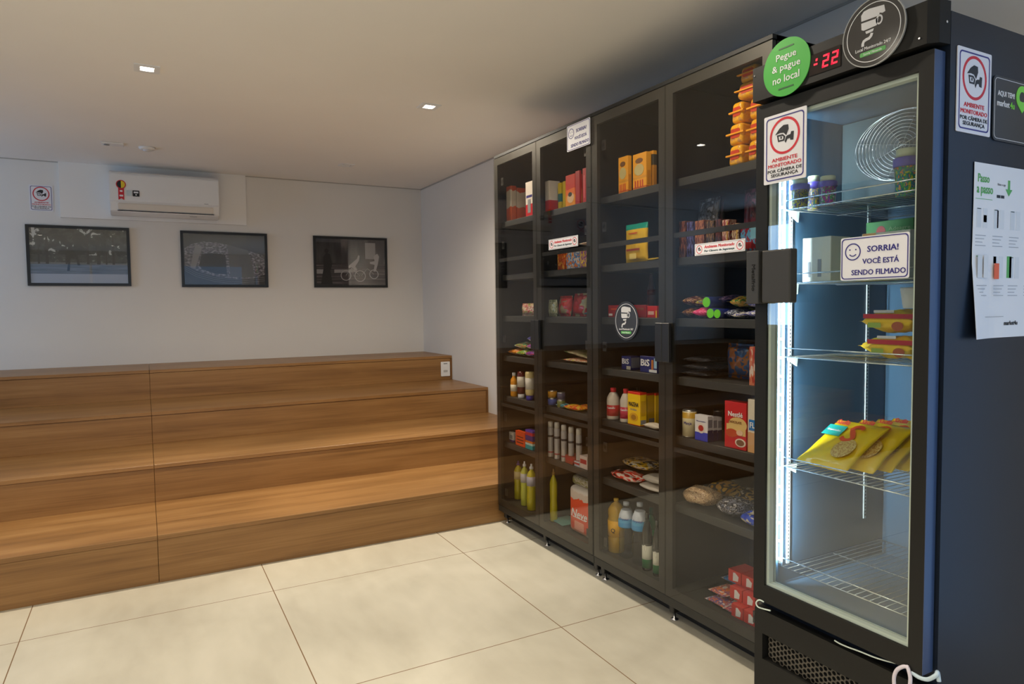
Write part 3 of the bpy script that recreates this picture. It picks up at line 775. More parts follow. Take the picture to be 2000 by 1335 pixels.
sn = [(986, 1006, 0, (210, 110, 30), (230, 160, 40), 'orange snack packet at the left foot of the small pile', 2.14), (1007, 1023, 0, (40, 140, 70), (200, 190, 60), 'green snack packet at the foot of the pile', 2.13), (1003, 1027, .045, (50, 160, 80), (210, 110, 60), 'green and orange snack packet lying on top of the pile', 2.15), (1024, 1042, 0, (60, 60, 190), (200, 60, 90), 'blue snack packet low at the right of the pile', 2.135), (1026, 1042, .048, (80, 70, 200), (220, 80, 100), 'violet-blue snack packet in the middle of the right stack', 2.14), (1028, 1042, .095, (70, 60, 190), (150, 150, 230), 'violet-blue snack packet topmost of the pile', 2.15)]
for i, (a, c_, dz, c1, c2, lb, X) in enumerate(sn):
    bag('snack_packet', lb, 'snack', a, c_, 3, .048, film('snk%d' % i, [c1, c2, c1, (225, 215, 200)], 3), X, .12, gp, i+5, dz=dz)
PB = [(.0, 0), (.94, 0), (1, .03), (1, .62), (.9, .72), (.45, .82), (.42, .88)]
t = bottle('mustard_bottle', 'yellow mustard bottle, left of three sauce bottles', 'bottle', 997, 1011, 727, 2, PB, mat('mustard', srgb(226, 150, 22), .3), 2.15, 'sauce bottles behind the first door', M_pwhite, [(.5, .86), (.5, .99), (0, 1)], [PK((232, 222, 200))], [[(1.01, .22), (1.01, .5)]])
t = bottle('ketchup_bottle', 'brown-red sauce bottle standing on its white cap', 'bottle', 1010, 1027, 724, 2, [(.0, .17), (.9, .17), (1, .3), (1, .9), (.85, .98), (0, 1)], mat('ketchup', srgb(92, 24, 16), .25), 2.14, 'sauce bottles behind the first door', M_pwhite, [(.0, 0), (.82, 0), (.82, .165), (0, .17)], [PK((206, 200, 188))], [[(1.01, .42), (1.01, .8)]])
t = bottle('mayonnaise_bottle', 'cream mayonnaise bottle standing on its blue cap', 'bottle', 1026, 1044, 725, 2, [(.0, .17), (.9, .17), (1, .28), (1, .93), (.9, .99), (0, 1)], mat('mayo', srgb(226, 208, 150), .3), 2.14, 'sauce bottles behind the first door', mat('blue_cap', srgb(52, 44, 160), .3), [(.0, 0), (.85, 0), (.85, .165), (0, .17)], [PK((226, 222, 214))], [[(1.01, .38), (1.01, .78)]])
b = Box('soap_box', 'white box at the left end of the shelf of small boxes', 'box', (981, 989, 997), 845, 1, bandmat('wbx', [(0, srgb(90, 60, 140)), (.18, srgb(214, 210, 204))]), 2.15, 'small boxes behind the first door'); b.front(.2, .3, .8, .7, M_grey)
Box('soap_box', 'second white box, right of the first and left of the orange one', 'box', (992, 999, 1009), 845, 1, bandmat('wbx2', [(0, srgb(214, 210, 204)), (.5, srgb(170, 165, 170)), (.6, srgb(214, 210, 204))]), 2.16, 'small boxes behind the first door')
b = Box('orange_box', 'bright orange-red box in the row of small boxes', 'box', (1007, 1025, 1032), 845, 1, PK((236, 84, 28)), 2.125, 'small boxes behind the first door'); b.front(.15, .2, .85, .26, M_ink).front(.15, .4, .85, .45, M_ink).front(.15, .6, .85, .65, M_ink)
b = Box('teal_box', 'teal box low at the right end of the small boxes', 'box', (1026, 1040, 1052), 863, 1, bandmat('tealb', [(0, srgb(20, 160, 170)), (.5, srgb(190, 220, 220)), (.75, srgb(230, 120, 40))]), 2.125, 'small boxes behind the first door')
Box('violet_box', 'violet and red box resting on the teal one', 'box', (1026, 1040, 1052), 842, b.t.location.z+b.h, bandmat('violb', [(0, srgb(70, 40, 130)), (.5, srgb(200, 40, 60)), (.8, srgb(90, 60, 170))]), 2.125, 'small boxes behind the first door')
DB = [(0, 0), (.92, 0), (1, .02), (1, .30), (.93, .40), (1, .52), (1, .74), (.6, .83), (.34, .86), (.34, .89)]
M_yliq = mat('detergent_yellow', srgb(196, 186, 20), .12, coat=.5); M_pliq = mat('detergent_pale', srgb(196, 200, 70), .15, coat=.5)
CP = [(.42, .885), (.42, .93), (.2, .945), (.2, .99), (0, 1)]
t = bottle('detergent_bottle', 'yellow dish soap bottle with violet cap at the cabinet foot', 'bottle', 1001, 1018, 899, 0, DB, M_yliq, 2.2, 'dish soap bottles', mat('violet_cap', srgb(90, 60, 140), .3), CP, [PK((222, 205, 150))], [[(1.01, .53), (1.01, .73)]])
t = bottle('detergent_bottle', 'pale yellow-green dish soap bottle with white cap, middle of three', 'bottle', 1017, 1033, 900, 0, DB, M_pliq, 2.16, 'dish soap bottles', M_pwhite, CP, [PK((190, 186, 190))], [[(1.01, .53), (1.01, .73)]])
t = bottle('detergent_bottle', 'yellow dish soap bottle with white cap half hidden by the door frame', 'bottle', 1029, 1048, 905, 0, DB, M_yliq, 2.15, 'dish soap bottles', M_pwhite, CP, [PK((190, 186, 200))], [[(1.01, .53), (1.01, .73)]])

# ---------- door 2
b = Box('milk_carton', 'red-footed white milk carton on the top shelf behind the second door', 'carton', (1064, 1072, 1094), 352, 6, mk2, 2.125, 'milk cartons on the top shelf')
b = Box('cereal_box', 'slim yellow and green box between the milk and the orange box', 'box', (1090, 1096, 1101), 356, 6, bandmat('cer1', [(0, srgb(226, 196, 20)), (.3, srgb(30, 110, 110)), (.6, srgb(226, 196, 20))]), 2.16, 'boxes on the top shelf')
b = Box('cereal_box', 'slim plain yellow box touching the orange one', 'box', (1099, 1104, 1108), 353, 6, PK((226, 200, 26)), 2.15, 'boxes on the top shelf')
b = Box('cereal_box', 'broad box shaded from red to orange with a dark cup printed low', 'box', (1105, 1123, 1125), 338, 6, bandmat('cer2', [(0, srgb(238, 150, 20)), (.35, srgb(232, 110, 16)), (.55, srgb(200, 40, 20))], 2, .15), 2.14, 'boxes on the top shelf', depth=.05)
b.frontell(.55, .27, .36, .16, PK((226, 190, 150)))
b.frontell(.5, .38, .2, .07, M_ink, n0=.0014)
b = Box('cereal_box', 'narrow dark red box right of the orange one', 'box', (1124, 1132, 1136), 332, 6, PK((170, 24, 34)), 2.14, 'boxes on the top shelf')
b = Box('cereal_box', 'narrow red box at the right edge behind the second door', 'box', (1138, 1145, 1150), 327, 6, PK((186, 24, 36)), 2.14, 'boxes on the top shelf'); b.front(.3, .15, .7, .8, PK((214, 90, 100)))
og = 'biscuit cartons under the rail'
for a, c_, d_, y, cols, lb in ((1089, 1104, 1108, 489, [(200, 104, 30), (170, 50, 20), (220, 160, 60)], 'orange biscuit carton at the left below the strip sticker'), (1106, 1132, 1136, 487, [(214, 130, 50), (190, 196, 200), (60, 120, 180), (214, 120, 40)], 'orange, white and blue biscuit carton in the middle below the strip sticker'), (1133, 1147, 1152, 485, [(210, 180, 40), (120, 60, 150), (220, 190, 60)], 'yellow and violet biscuit carton at the right below the strip sticker')):
    Box('biscuit_carton', lb, 'carton', (a, c_, d_), y, 5, film('bsc%d' % a, cols, 3, 2), 2.14, og)
bag('paper_packet', 'thin orange and white packet lying across the biscuit cartons', 'snack', 1128, 1147, 5, .02, film('ppk', [(226, 150, 70), (230, 225, 215)], 4), 2.13, .1, None, 9, dz=Zp(478, 2.13, 3.05)-SH[5])
rg = 'crisp bags behind the second door'
pouch('crisp_bag', 'pale green crisp bag at the left behind the second door', 'snack', 1066, 1082, 585, 4, .04, film('cr1', [(130, 140, 110), (170, 175, 150), (90, 110, 80)], 3), 2.125, rg, 11)
pouch('crisp_bag', 'red and white crisp bag, leaning, left of the two red ones', 'snack', 1084, 1108, 577, 4, .05, film('cr2', [(160, 24, 30), (190, 40, 40), (150, 140, 110)], 1.6, 1), 2.16, rg, 12, lean=.12)
pouch('crisp_bag', 'larger red crisp bag at the right behind the second door', 'snack', 1111, 1138, 572, 4, .05, film('cr3', [(150, 150, 120), (150, 20, 36), (176, 30, 44)], 1.5, 1), 2.18, rg, 13, lean=.14)
pouch('crisp_bag', 'small teal bag at the right end behind the red crisps', 'snack', 1136, 1147, 605, 4, .03, PK((30, 110, 140)), 2.2, rg, 14)
bag('noodle_packet', 'flat yellow and white packet lying on a shelf behind the second door', 'snack', 1094, 1147, 3, .03, film('noo', [(212, 190, 60), (224, 214, 190), (200, 120, 90), (110, 110, 60)], 3, 2), 2.125, .2, 'flat packets', 15)
bag('noodle_packet', 'flat grey-brown packet leaning on top of the yellow one', 'snack', 1100, 1147, 3, .028, film('noo2', [(120, 100, 80), (160, 150, 120), (90, 110, 60)], 3, 2), 2.15, .18, 'flat packets', 16, dz=.034, tilt=.12)
CN = [(0, 0), (.95, 0), (1, .03), (1, .97), (.95, 1), (0, 1)]
cg = 'tins behind the second door'
M_tin = mat('tin_metal', (.5, .5, .5), .3, .9)
h1 = .058
for k, (a, c_, y, col, lb, dz) in enumerate(((1068, 1086, 783, (70, 90, 170), 'blue tin under the gold one', 0), (1068, 1086, 760, (196, 140, 40), 'gold tin stacked on the blue tin', 1), (1088, 1104, 783, (110, 120, 60), 'olive tin under the violet-grey one', 0), (1088, 1104, 758, (90, 84, 110), 'violet-grey tin stacked on the olive tin', 1))):
    bottle('food_tin', lb, 'tin', a, c_, y, SH[2]+dz*.0455, CN, M_tin, 2.13, cg, None, None, [PK(col)], [[(1.01, .1), (1.01, .9)]], .0445)
bag('seasoning_packet', 'teal packet lying in front of the tins', 'snack', 1084, 1103, 2, .03, film('tl', [(20, 110, 130), (40, 150, 170), (200, 220, 220)], 3), 2.122, .05, 'small packets by the tins', 17)
bag('seasoning_packet', 'yellow and red packet hanging over the shelf edge right of the tins', 'snack', 1101, 1132, 2, .035, film('yr', [(226, 190, 40), (222, 60, 30), (232, 200, 60)], 2.4), 2.116, .06, 'small packets by the tins', 18, yaw=.1)
bag('seasoning_packet', 'small orange packet behind the yellow and red one', 'snack', 1128, 1147, 2, .04, film('orx', [(200, 140, 30), (190, 80, 40)], 2.4), 2.16, .06, 'small packets by the tins', 19)
SP = [(0, 0), (.97, 0), (1, .02), (1, .80), (.93, .83), (.93, .835)]
for k, (a, c_, y, v) in enumerate(((1070, 1081.5, 822, 150), (1082.5, 1094, 824, 142), (1096, 1107.5, 829, 132), (1110, 1121.5, 833, 118), (1125, 1137, 836, 112))):
    lb = ['leftmost', 'second from the left', 'middle', 'second from the right', 'rightmost'][k]+' of five tall grey-white spray cans behind the second door'
    t = bottle('spray_can', lb, 'can', a, c_, y, 1, SP, mat('can_body', srgb(176, 172, 170), .35, .2), 2.13+.004*k, 'tall spray cans', mat('can_cap', srgb(205, 200, 190), .4), [(.9, .835), (.92, .96), (.8, .995), (0, 1)], [PK((60, 56, 58)), PK((150, 60, 70))], [[(1.01, .56), (1.01, .62)], [(1.01, .12), (1.01, .16)]])
sg = 'soap bars on the low shelf'
for k, (a, c_, d_, y, col, lb) in enumerate(((1104, 1122, 1130, 893, (150, 60, 50), 'dull red soap bar carton at the left of the soaps'), (1119, 1133, 1137, 903, (190, 200, 215), 'white and pale blue soap bar in front of the others'), (1132, 1147, 1152, 893, (206, 190, 185), 'white and red soap carton at the right end of the soaps'))):
    b = Box('soap_bar', lb, 'soap', (a, c_, d_), y, 1, PK(col), 2.125, sg, depth=.07)
    b.front(.1, .4, .9, .75, PK((170, 40, 50)))
t = bottle('detergent_bottle', 'dim yellow bottle just right of the first door\'s edge', 'bottle', 1066, 1081, 915, 0, DB, M_yliq, 2.15, 'dish soap bottles', mat('amber_cap', srgb(140, 110, 40), .3), CP)
bag('cleaning_cloth', 'small pale teal cloth packet on the cabinet floor', 'cloth', 1064, 1090, 0, .018, PK((110, 170, 160)), 2.13, .14, None, 20)
# toilet paper pack
X = 2.115; z = SH[0]+.001; yl, yr = Yp(1111, X, z), Yp(1153, X, z); w = yl-yr; hh = Zp(962, X, yr)-z
tp = thing('toilet_paper_pack', 'red and white wrapped toilet paper pack standing on the cabinet floor', 'toilet paper', (X+.1, (yl+yr)/2, z), group='toilet paper packs')
m = mat('tp_wrap', (.8, .2, .1), .3, coat=.3); t_ = NT(m); sp, v = t_.sep()
f = t_.math('ADD', sp[2], t_.math('MULTIPLY', t_.math('SUBTRACT', t_.noise(v, 6, 3), .5), .2))
t_.base(t_.ramp(f, [(0, srgb(226, 130, 96)), (.12, srgb(232, 78, 46)), (.75, srgb(214, 200, 190)), (.9, srgb(224, 218, 212))], 'CONSTANT'))
pm = MB().box(-.1, .1, -w/2, w/2, 0, hh, .028, 4).done('wrapped_rolls', m, tp, smooth=True)
o = text('Neve', M_pwhite, pm, 0, 0, w*.72, hh*.17, .0005, .0012, .02, shear=.2); o.rotation_euler = NEGX; o.location = (-.1, .0, hh*.44)
MB().prism(rrect(-w*.22, hh*.1, w*.22, hh*.28, .008), .0004, .0009).done('pale_panel', PK((238, 160, 140)), pm, (-.1, 0, 0), NEGX)
MB().prism(rrect(-w*.30, hh*.345, w*.30, hh*.362, .001), .0004, .0009).done('underline', M_pwhite, pm, (-.1, 0, 0), NEGX)
t2 = thing('toilet_paper_pack', 'pale wrapped paper pack lying on top of the red one', 'toilet paper', (X+.12, (yl+yr)/2, z+hh+.001), group='toilet paper packs')
MB().box(-.1, .1, -w/2, w/2, 0, .055, .02, 3).done('wrapped_rolls', film('tp2', [(150, 146, 120), (176, 172, 160), (130, 130, 70)], 3), t2, smooth=True)

# ---------- door 3
ym = bandmat('pasta_box', [(0, srgb(236, 160, 20)), (.04, srgb(190, 90, 20)), (.08, srgb(238, 166, 24)), (.30, srgb(214, 150, 40)), (.36, srgb(230, 160, 30))], 2)
yg = 'yellow boxes on the top shelf'
def ybox(px, yt, lb, X=2.14):
    b = Box('yellow_box', lb, 'box', px, yt, 6, ym, X, yg)
    b.frontell(.48, .55, .36, .16, PK((196, 180, 120))); b.frontell(.48, .80, .28, .07, PK((120, 80, 40)))
    for u in (.2, .38, .58, .74): b.front(u-.04, .06, u+.04, .26, PK((196, 50, 24)), 'stripe_print')
    b.side(.2, .1, .8, .5, PK((200, 130, 20))); return b
b = ybox((1208, 1226, 1234), 303, 'yellow box with an oval print, left of the pair on the third door\'s top shelf')
b = ybox((1236, 1262, 1272), 295, 'broader yellow box, right of the pair on the top shelf')
Box('yellow_box', 'dark-panelled yellow box half behind the broad one', 'box', (1268, 1276, 1283), 293, 6, bandmat('yb2', [(0, srgb(180, 120, 24)), (.62, srgb(60, 54, 40)), (.9, srgb(214, 150, 30))]), 2.18, yg)
m = bandmat('snack_pouch', [(0, srgb(230, 182, 20)), (.03, srgb(240, 196, 20)), (.85, srgb(20, 160, 140))], 2, .0)
o = pouch('zip_pouch', 'tall yellow pouch with a teal top behind the third door', 'snack', 1215, 1258, 436, 5, .05, m, 2.14, None, 21)
w_, h_ = o['w'], o['h']
for (v, wv, hv, mm, nm) in ((.55, .62, .07, M_navy, 'name_print'), (.33, .6, .05, PK((170, 60, 30)), 'line_print'), (.16, .3, .14, PK((246, 220, 120)), 'figure_print'), (.75, .4, .03, PK((220, 90, 30)), 'tag_print')):
    MB().prism(rrect(-w_*wv/2, (v-hv/2)*h_, w_*wv/2, (v+hv/2)*h_, .003), 0, .0008).done(nm, mm, o, (-.0245, 0, 0), NEGX)
text('PIPO', M_pwhite, o, 0, 0, w_*.4, h_*.04, .001, .0015, .03).location = (-.0255, 0, h_*.55); o.children[-1].rotation_euler = NEGX
bag('zip_pouch', 'flat yellow pouch lying right of the standing one', 'snack', 1257, 1284, 5, .02, PK((214, 180, 30)), 2.16, .14, None, 22)
rb_ = bandmat('wafer_box', [(0, srgb(150, 16, 22)), (.25, srgb(190, 20, 26)), (.62, srgb(170, 60, 20)), (.7, srgb(196, 22, 28))], 2, .08)
b = Box('wafer_box', 'long red wafer box lying on its shelf behind the round camera sticker', 'box', (1188, 1262, 1268), 595, 4, PK((158, 20, 26)), 2.15, 'long red wafer boxes')
b.front(.08, .62, .5, .74, PK((214, 90, 40))); b.front(.02, .12, .12, .3, M_pwhite); b.front(.55, .6, .95, .75, PK((140, 70, 30)))
b = Box('wafer_box', 'red wafer box end with a yellow edge, right of the long one', 'box', (1264, 1283, 1286), 597, 4, PK((200, 28, 34)), 2.14, 'long red wafer boxes')
b.front(.1, .25, .7, .55, PK((220, 180, 170))); b.front(.88, .0, 1.0, .6, PK((230, 190, 40)))
t = bottle('dark_bottle', 'dim red and white bottle standing behind the wafer boxes', 'bottle', 1264, 1280, 533, 4, [(0, 0), (1, 0), (1, .6), (.5, .8), (.35, .98)], PK((96, 60, 66)), 2.36, None, PK((70, 60, 70)), [(.4, .96), (.4, 1), (0, 1)], [PK((130, 34, 44))], [[(1.01, .5), (1.01, .62)]])
bb = PK((22, 36, 110))
b = Box('wafer_carton', 'blue and white Bis-lettered wafer carton, left of two', 'box', (1214, 1232, 1250), 696, 3, bb, 2.14, 'blue wafer cartons')
b.t['label'] = 'blue and white wafer carton, left of the two side by side'
b.ftext('BiS', .45, .62, .7, .38, M_pwhite, .05); b.front(.55, .02, .98, .28, PK((200, 196, 180)))
b.side(.05, .15, .95, .9, PK((120, 124, 140)))
b = Box('wafer_carton', 'blue and white wafer carton, right of the two side by side', 'box', (1250, 1283, 1288), 697, 3, bb, 2.13, 'blue wafer cartons')
b.ftext('BiS', .32, .60, .5, .40, M_pwhite, .05); b.front(.68, .2, .8, .8, PK((180, 110, 50))); b.front(.55, .04, 1, .2, PK((210, 214, 220))); b.front(.84, .3, 1, .9, PK((150, 190, 220)))
VB = [(0, 0), (.9, 0), (1, .03), (1, .58), (.95, .68), (.6, .82), (.36, .86), (.36, .89)]
for k, (a, c_, y, col, lb) in enumerate(((1185, 1211, 756, (178, 28, 36), 'white bottle with a red label and cap, left of the pair'), (1211, 1234, 758, (186, 34, 70), 'white bottle with a pinkish red label, half behind the yellow box'))):
    t = bottle('vinegar_bottle', lb, 'bottle', a, c_, y, 2, VB, mat('milk_plastic', srgb(206, 196, 184), .3), 2.15, 'white bottles behind the third door', M_red, [(.44, .86), (.44, .985), (0, 1)], [PK(col)], [[(1.012, .12), (1.012, .46)]])
    curved_text(t, 'Castelo', t['r']*1.012, t['h']*.38, t['r']*1.3, t['h']*.06, M_pwhite)
bottle('dark_bottle', 'dark bottle behind the yellow starch boxes', 'bottle', 1238, 1254, 756, 2, VB, PK((26, 26, 24)), 2.30, None, PK((20, 22, 18)), [(.44, .86), (.44, .985), (0, 1)])
sb = bandmat('starch_box', [(0, srgb(214, 60, 24)), (.02, srgb(246, 202, 16)), (.93, srgb(222, 40, 20))], 2)
b = Box('starch_box', 'yellow starch box with dark lettering, foremost of the row', 'box', (1226, 1250, 1263), 767, 2, sb, 2.125, 'yellow starch boxes')
b.frontell(.5, .76, .42, .14, PK((248, 208, 20))); b.ftext('MAIZENA', .5, .63, .78, .12, M_ink, .04, .0014); b.ftext('DUREA', .5, .47, .5, .05, M_grey, .02)
b.frontell(.5, .25, .34, .13, PK((226, 170, 30))); b.frontell(.5, .24, .2, .08, PK((170, 120, 30)), n0=.0014)
b.side(.1, .05, .9, .18, M_grey); b.side(.15, .3, .85, .75, PK((214, 168, 20)))
b2 = Box('starch_box', 'yellow starch box behind the foremost one', 'box', (1263, 1265, 1279), 768, 2, sb, 2.2, 'yellow starch boxes', depth=.07)
b2.side(.1, .05, .8, .18, M_grey)
Box('starch_box', 'last yellow starch box, against the middle door frame', 'box', (1278, 1280, 1290), 768, 2, sb, 2.2, 'yellow starch boxes', depth=.07)
bag('cloth_bag', 'small white crumpled packet lying in front of the starch boxes', 'snack', 1254, 1287, 2, .03, PK((206, 196, 180)), 2.118, .06, None, 25)
g5 = 'packets of grain on the low shelf of the third door'
bag('grain_bag', 'red and white packet of grain hanging over the shelf edge, leftmost', 'bag', 1184, 1237, 1, .05, film('gr1', [(200, 34, 28), (214, 200, 190), (216, 50, 30), (40, 30, 30)], 2, 1), 2.12, .13, g5, 26, blunt=.3)
bag('grain_bag', 'dark packet with yellow and white print behind the red one', 'bag', 1205, 1262, 1, .052, film('gr2', [(30, 28, 26), (190, 186, 176), (200, 160, 20), (24, 22, 22)], 3, 1.5), 2.19, .17, g5, 27, dz=.052, blunt=.3)
bag('grain_bag', 'white sugar-like packet lying beside the red and dark ones', 'bag', 1240, 1290, 1, .03, PK((206, 200, 190)), 2.125, .14, g5, 28, blunt=.3)
bag('grain_bag', 'second white packet lying on top of the other white one', 'bag', 1246, 1290, 1, .036, PK((186, 180, 170)), 2.14, .14, g5, 29, dz=.033, blunt=.3)
OB = [(0, 0), (.93, 0), (1, .02), (1, .28), (.95, .34), (1, .38), (1, .62), (.94, .66), (1, .70), (.97, .80), (.55, .90), (.26, .93), (.26, .955)]
M_oil = mat('oil_yellow', srgb(222, 176, 20), .1, coat=.6)
b_ = M_oil.node_tree.nodes['Principled BSDF']; b_.inputs['Transmission Weight'].default_value = .35
t = bottle('oil_bottle', 'yellow cooking oil bottle with a yellow label on the cabinet floor', 'bottle', 1182, 1215, 972, 0, OB, M_oil, 2.17, None, PK((226, 190, 90)), [(.3, .95), (.3, .995), (0, 1)], [PK((236, 178, 14))], [[(1.012, .30), (1.012, .60)]])
curved_text(t, 'Q', t['r']*1.02, t['h']*.42, t['r']*.5, t['h']*.09, M_ink)
WB = [(0, .0), (.7, 0), (.96, .03), (.98, .12), (.92, .15), (.98, .18), (.92, .22), (.98, .26), (.92, .30), (.98, .34), (.92, .38), (.97, .42), (.86, .50), (1, .58), (1, .66), (.85, .78), (.5, .90), (.33, .925), (.33, .95)]
M_pet = m_glass('clear_pet', (.90, .92, .93), .03)
wl = bandmat('water_label', [(0, srgb(70, 160, 220)), (.3, srgb(92, 176, 226)), (.52, srgb(210, 220, 232))], 2, .18, 2)
for a, c_, y, lb in ((1208, 1239, 979, 'clear water bottle with a sky-blue label, left of the pair'), (1234, 1266, 980, 'clear water bottle with a sky-blue label, right of the pair and nearer')):
    t = bottle('water_bottle', lb, 'bottle', a, c_, y, 0, WB, M_pet, 2.16, 'sky-blue labelled water bottles', PK((176, 186, 196)), [(.38, .935), (.38, .995), (0, 1)], [wl], [[(1.0, .56), (1.03, .58), (1.03, .66), (.9, .77), (.64, .86)]])
    curved_text(t, 'Crystal', t['r']*1.0, t['h']*.715, t['r']*1.25, t['h']*.045, mat('deep_blue', srgb(40, 60, 150), .4))
M_gpet = mat('green_pet', srgb(40, 150, 100), .1, coat=.5); M_gpet.node_tree.nodes['Principled BSDF'].inputs['Transmission Weight'].default_value = .3
M_dpet = mat('dark_pet', srgb(44, 46, 40), .15, coat=.5)
gl = bandmat('green_label', [(0, srgb(60, 150, 90)), (.35, srgb(214, 216, 200)), (.9, srgb(60, 60, 50))], 2)
t = bottle('soda_bottle', 'green-shouldered bottle behind the right water bottle', 'bottle', 1262, 1282, 990, 0, VB, M_gpet, 2.24, 'green soda bottles', PK((60, 120, 110)), [(.4, .87), (.4, .99), (0, 1)], [PK((60, 190, 120))], [[(1.01, .48), (1.01, .6)]])
for a, c_, y, lb in ((1254, 1274, 1000, 'dark soda bottle with a white and green label right of the water'), (1275, 1292, 1015, 'dark soda bottle half hidden by the middle door frame')):
    t = bottle('soda_bottle', lb, 'bottle', a, c_, y, 0, VB, M_dpet, 2.135, 'green soda bottles', M_dpet, [(.4, .87), (.4, .99), (0, 1)], [gl], [[(1.012, .05), (1.012, .48)]])
    curved_text(t, 'D', t['r']*1.02, t['h']*.40, t['r']*.6, t['h']*.1, PK((226, 226, 214)), bold=.06)

# ---------- door 4
toast_y = PK((240, 166, 20))
toast = film('toast', [(238, 170, 20), (244, 186, 26), (240, 172, 20), (206, 150, 80)], 3.2, 1)
tg = 'yellow toast packets stacked on the top shelf'
tp_ = [(1417, 1452, 0, 2.13, 'front left packet at the foot of the yellow toast stack'), (1455, 1484, 0, 2.13, 'right packet at the foot of the yellow toast stack'), (1417, 1453, .088, 2.14, 'left packet in the second layer of the yellow toast stack'), (1457, 1490, .088, 2.15, 'right packet in the second layer of the yellow toast stack'), (1423, 1454, .176, 2.15, 'left packet in the third layer of the yellow toast stack'), (1457, 1488, .176, 2.16, 'right packet in the third layer of the yellow toast stack'), (1433, 1478, .264, 2.15, 'packet in the fourth layer of the yellow toast stack'), (1438, 1480, .33, 2.16, 'topmost packet of the yellow toast stack')]
for i, (a, c_, dz, X, lb) in enumerate(tp_):
    th = .086 if i < 6 else .064
    z = SH[6]+.001+dz; X -= .022; yl, yr = Yp(a, X, z), Yp(c_, X, z); yr, yl = inbay(yr, yl)
    t = thing('toast_packet', lb, 'snack', (X+.07, (yl+yr)/2, z), (0, 0, random.uniform(-.06, .06)), tg); w = yl-yr-.004
    o = MB().box(-.065, .065, -w/2+.006, w/2-.006, 0, th-.003, .016, 4)
    for v in o.b.verts:
        k = 1-.22*(v.co.z/th); v.co.y *= k; v.co.x += .004*noise.noise(Vector((v.co.y*30, v.co.z*30, i)))
    o.done('wrapped_slices', toast, t, smooth=True)
    MB().box(-.072, -.060, -w/2, w/2, th*.46, th*.54, .001).done('end_seal', toast_y, t)
    MB().prism(rrect(-w*.26, th*.3, w*.26, th*.72, .008), .0002, .0012).done('red_print', PK((200, 60, 24)), t, (-.0655, 0, 0), NEGX)
pouch('coffee_bag', 'dark silver pouch leaning, left of the two high in the fourth door', 'bag', 1351, 1393, 385, 5, .04, film('cof', [(40, 34, 36), (90, 96, 110), (30, 26, 30), (150, 156, 170)], 3, 2), 2.20, 'pouches behind the chocolates', 50, lean=.1)
pouch('coffee_bag', 'dark red pouch behind the silver one', 'bag', 1366, 1400, 384, 5, .03, film('cof2', [(60, 14, 20), (90, 20, 28)], 2), 2.265, 'pouches behind the chocolates', 51, lean=.1)
o = pouch('coffee_bag', 'dark red pouch with pale writing at the freezer side', 'bag', 1446, 1482, 367, 5, .05, film('cof3', [(70, 10, 22), (100, 18, 34), (60, 10, 20), (140, 70, 90)], 3), 2.24, 'pouches behind the chocolates', 52)
cb = [((1326, 1338, 1342), (70, 26, 24), (150, 90, 60)), ((1341, 1353, 1357), (52, 24, 60), (110, 110, 170)), ((1357, 1374, 1378), (120, 56, 24), (190, 120, 70)), ((1379, 1394, 1397), (44, 26, 22), (150, 110, 60)), ((1397, 1408, 1411), (36, 20, 20), (120, 60, 50)), ((1410, 1423, 1427), (150, 26, 26), (230, 200, 180)), ((1429, 1442, 1446), (110, 30, 24), (220, 190, 150)), ((1446, 1482, 1486), (140, 16, 24), (90, 160, 200))]
pos = ['leftmost', 'second', 'third', 'fourth', 'fifth', 'sixth', 'seventh', 'rightmost']
for i, (px, c1, c2) in enumerate(cb):
    b = Box('chocolate_box', pos[i]+(' of the eight chocolate boxes counted from the left' if 0 < i < 7 else ' of the eight chocolate boxes in the row above the strip sticker'), 'chocolate', px, (431 if i < 6 else 441)+2*(i % 2)-i, 5, film('chb%d' % i, [c1, c2, c1], 2.4, 2), 2.13+.004*(i % 3), 'chocolate boxes in the front row', depth=.045)
    if i in (5, 6): b.front(.72, .05, .85, .95, PK((220, 180, 60)), 'yellow_edge')
    if i == 7: b.front(.05, .1, .6, .35, PK((180, 30, 40))); b.front(.55, .45, .95, .95, PK((130, 190, 215)))
kg = 'rolls and packets of biscuits behind the fourth door'
M_limecap = PK((110, 220, 20), .5)
def roll(pxl, pxr, pyc, dz, L, m, endm, lb, X=2.103, sd=0):
    z = SH[4]+.001+dz; yl, yr = Yp(pxl, X, z), Yp(pxr, X, z); r = (yl-yr)/2
    t = thing('biscuit_roll', lb, 'biscuits', (X, (yl+yr)/2, z), group=kg)
    MB().lathe([(r*.93, 0), (r, .003), (r, L), (r*.9, L+.003)], 0, r, 24, axis='X').done('wrapper', m, t)
    MB().lathe([(r*.9, -.0015), (r*.9, 0)], 0, r, 24, axis='X').done('end_cap', endm, t)
    return 2*r
d1 = roll(1380, 1395, 0, 0, .17, bb, M_limecap, 'lower left biscuit roll with a lime green end')
roll(1394, 1408, 0, 0, .17, bb, M_limecap, 'lower right biscuit roll with a lime green end')
roll(1372, 1388, 0, d1+.001, .17, bb, M_limecap, 'upper biscuit roll with a lime green end, resting on the others')
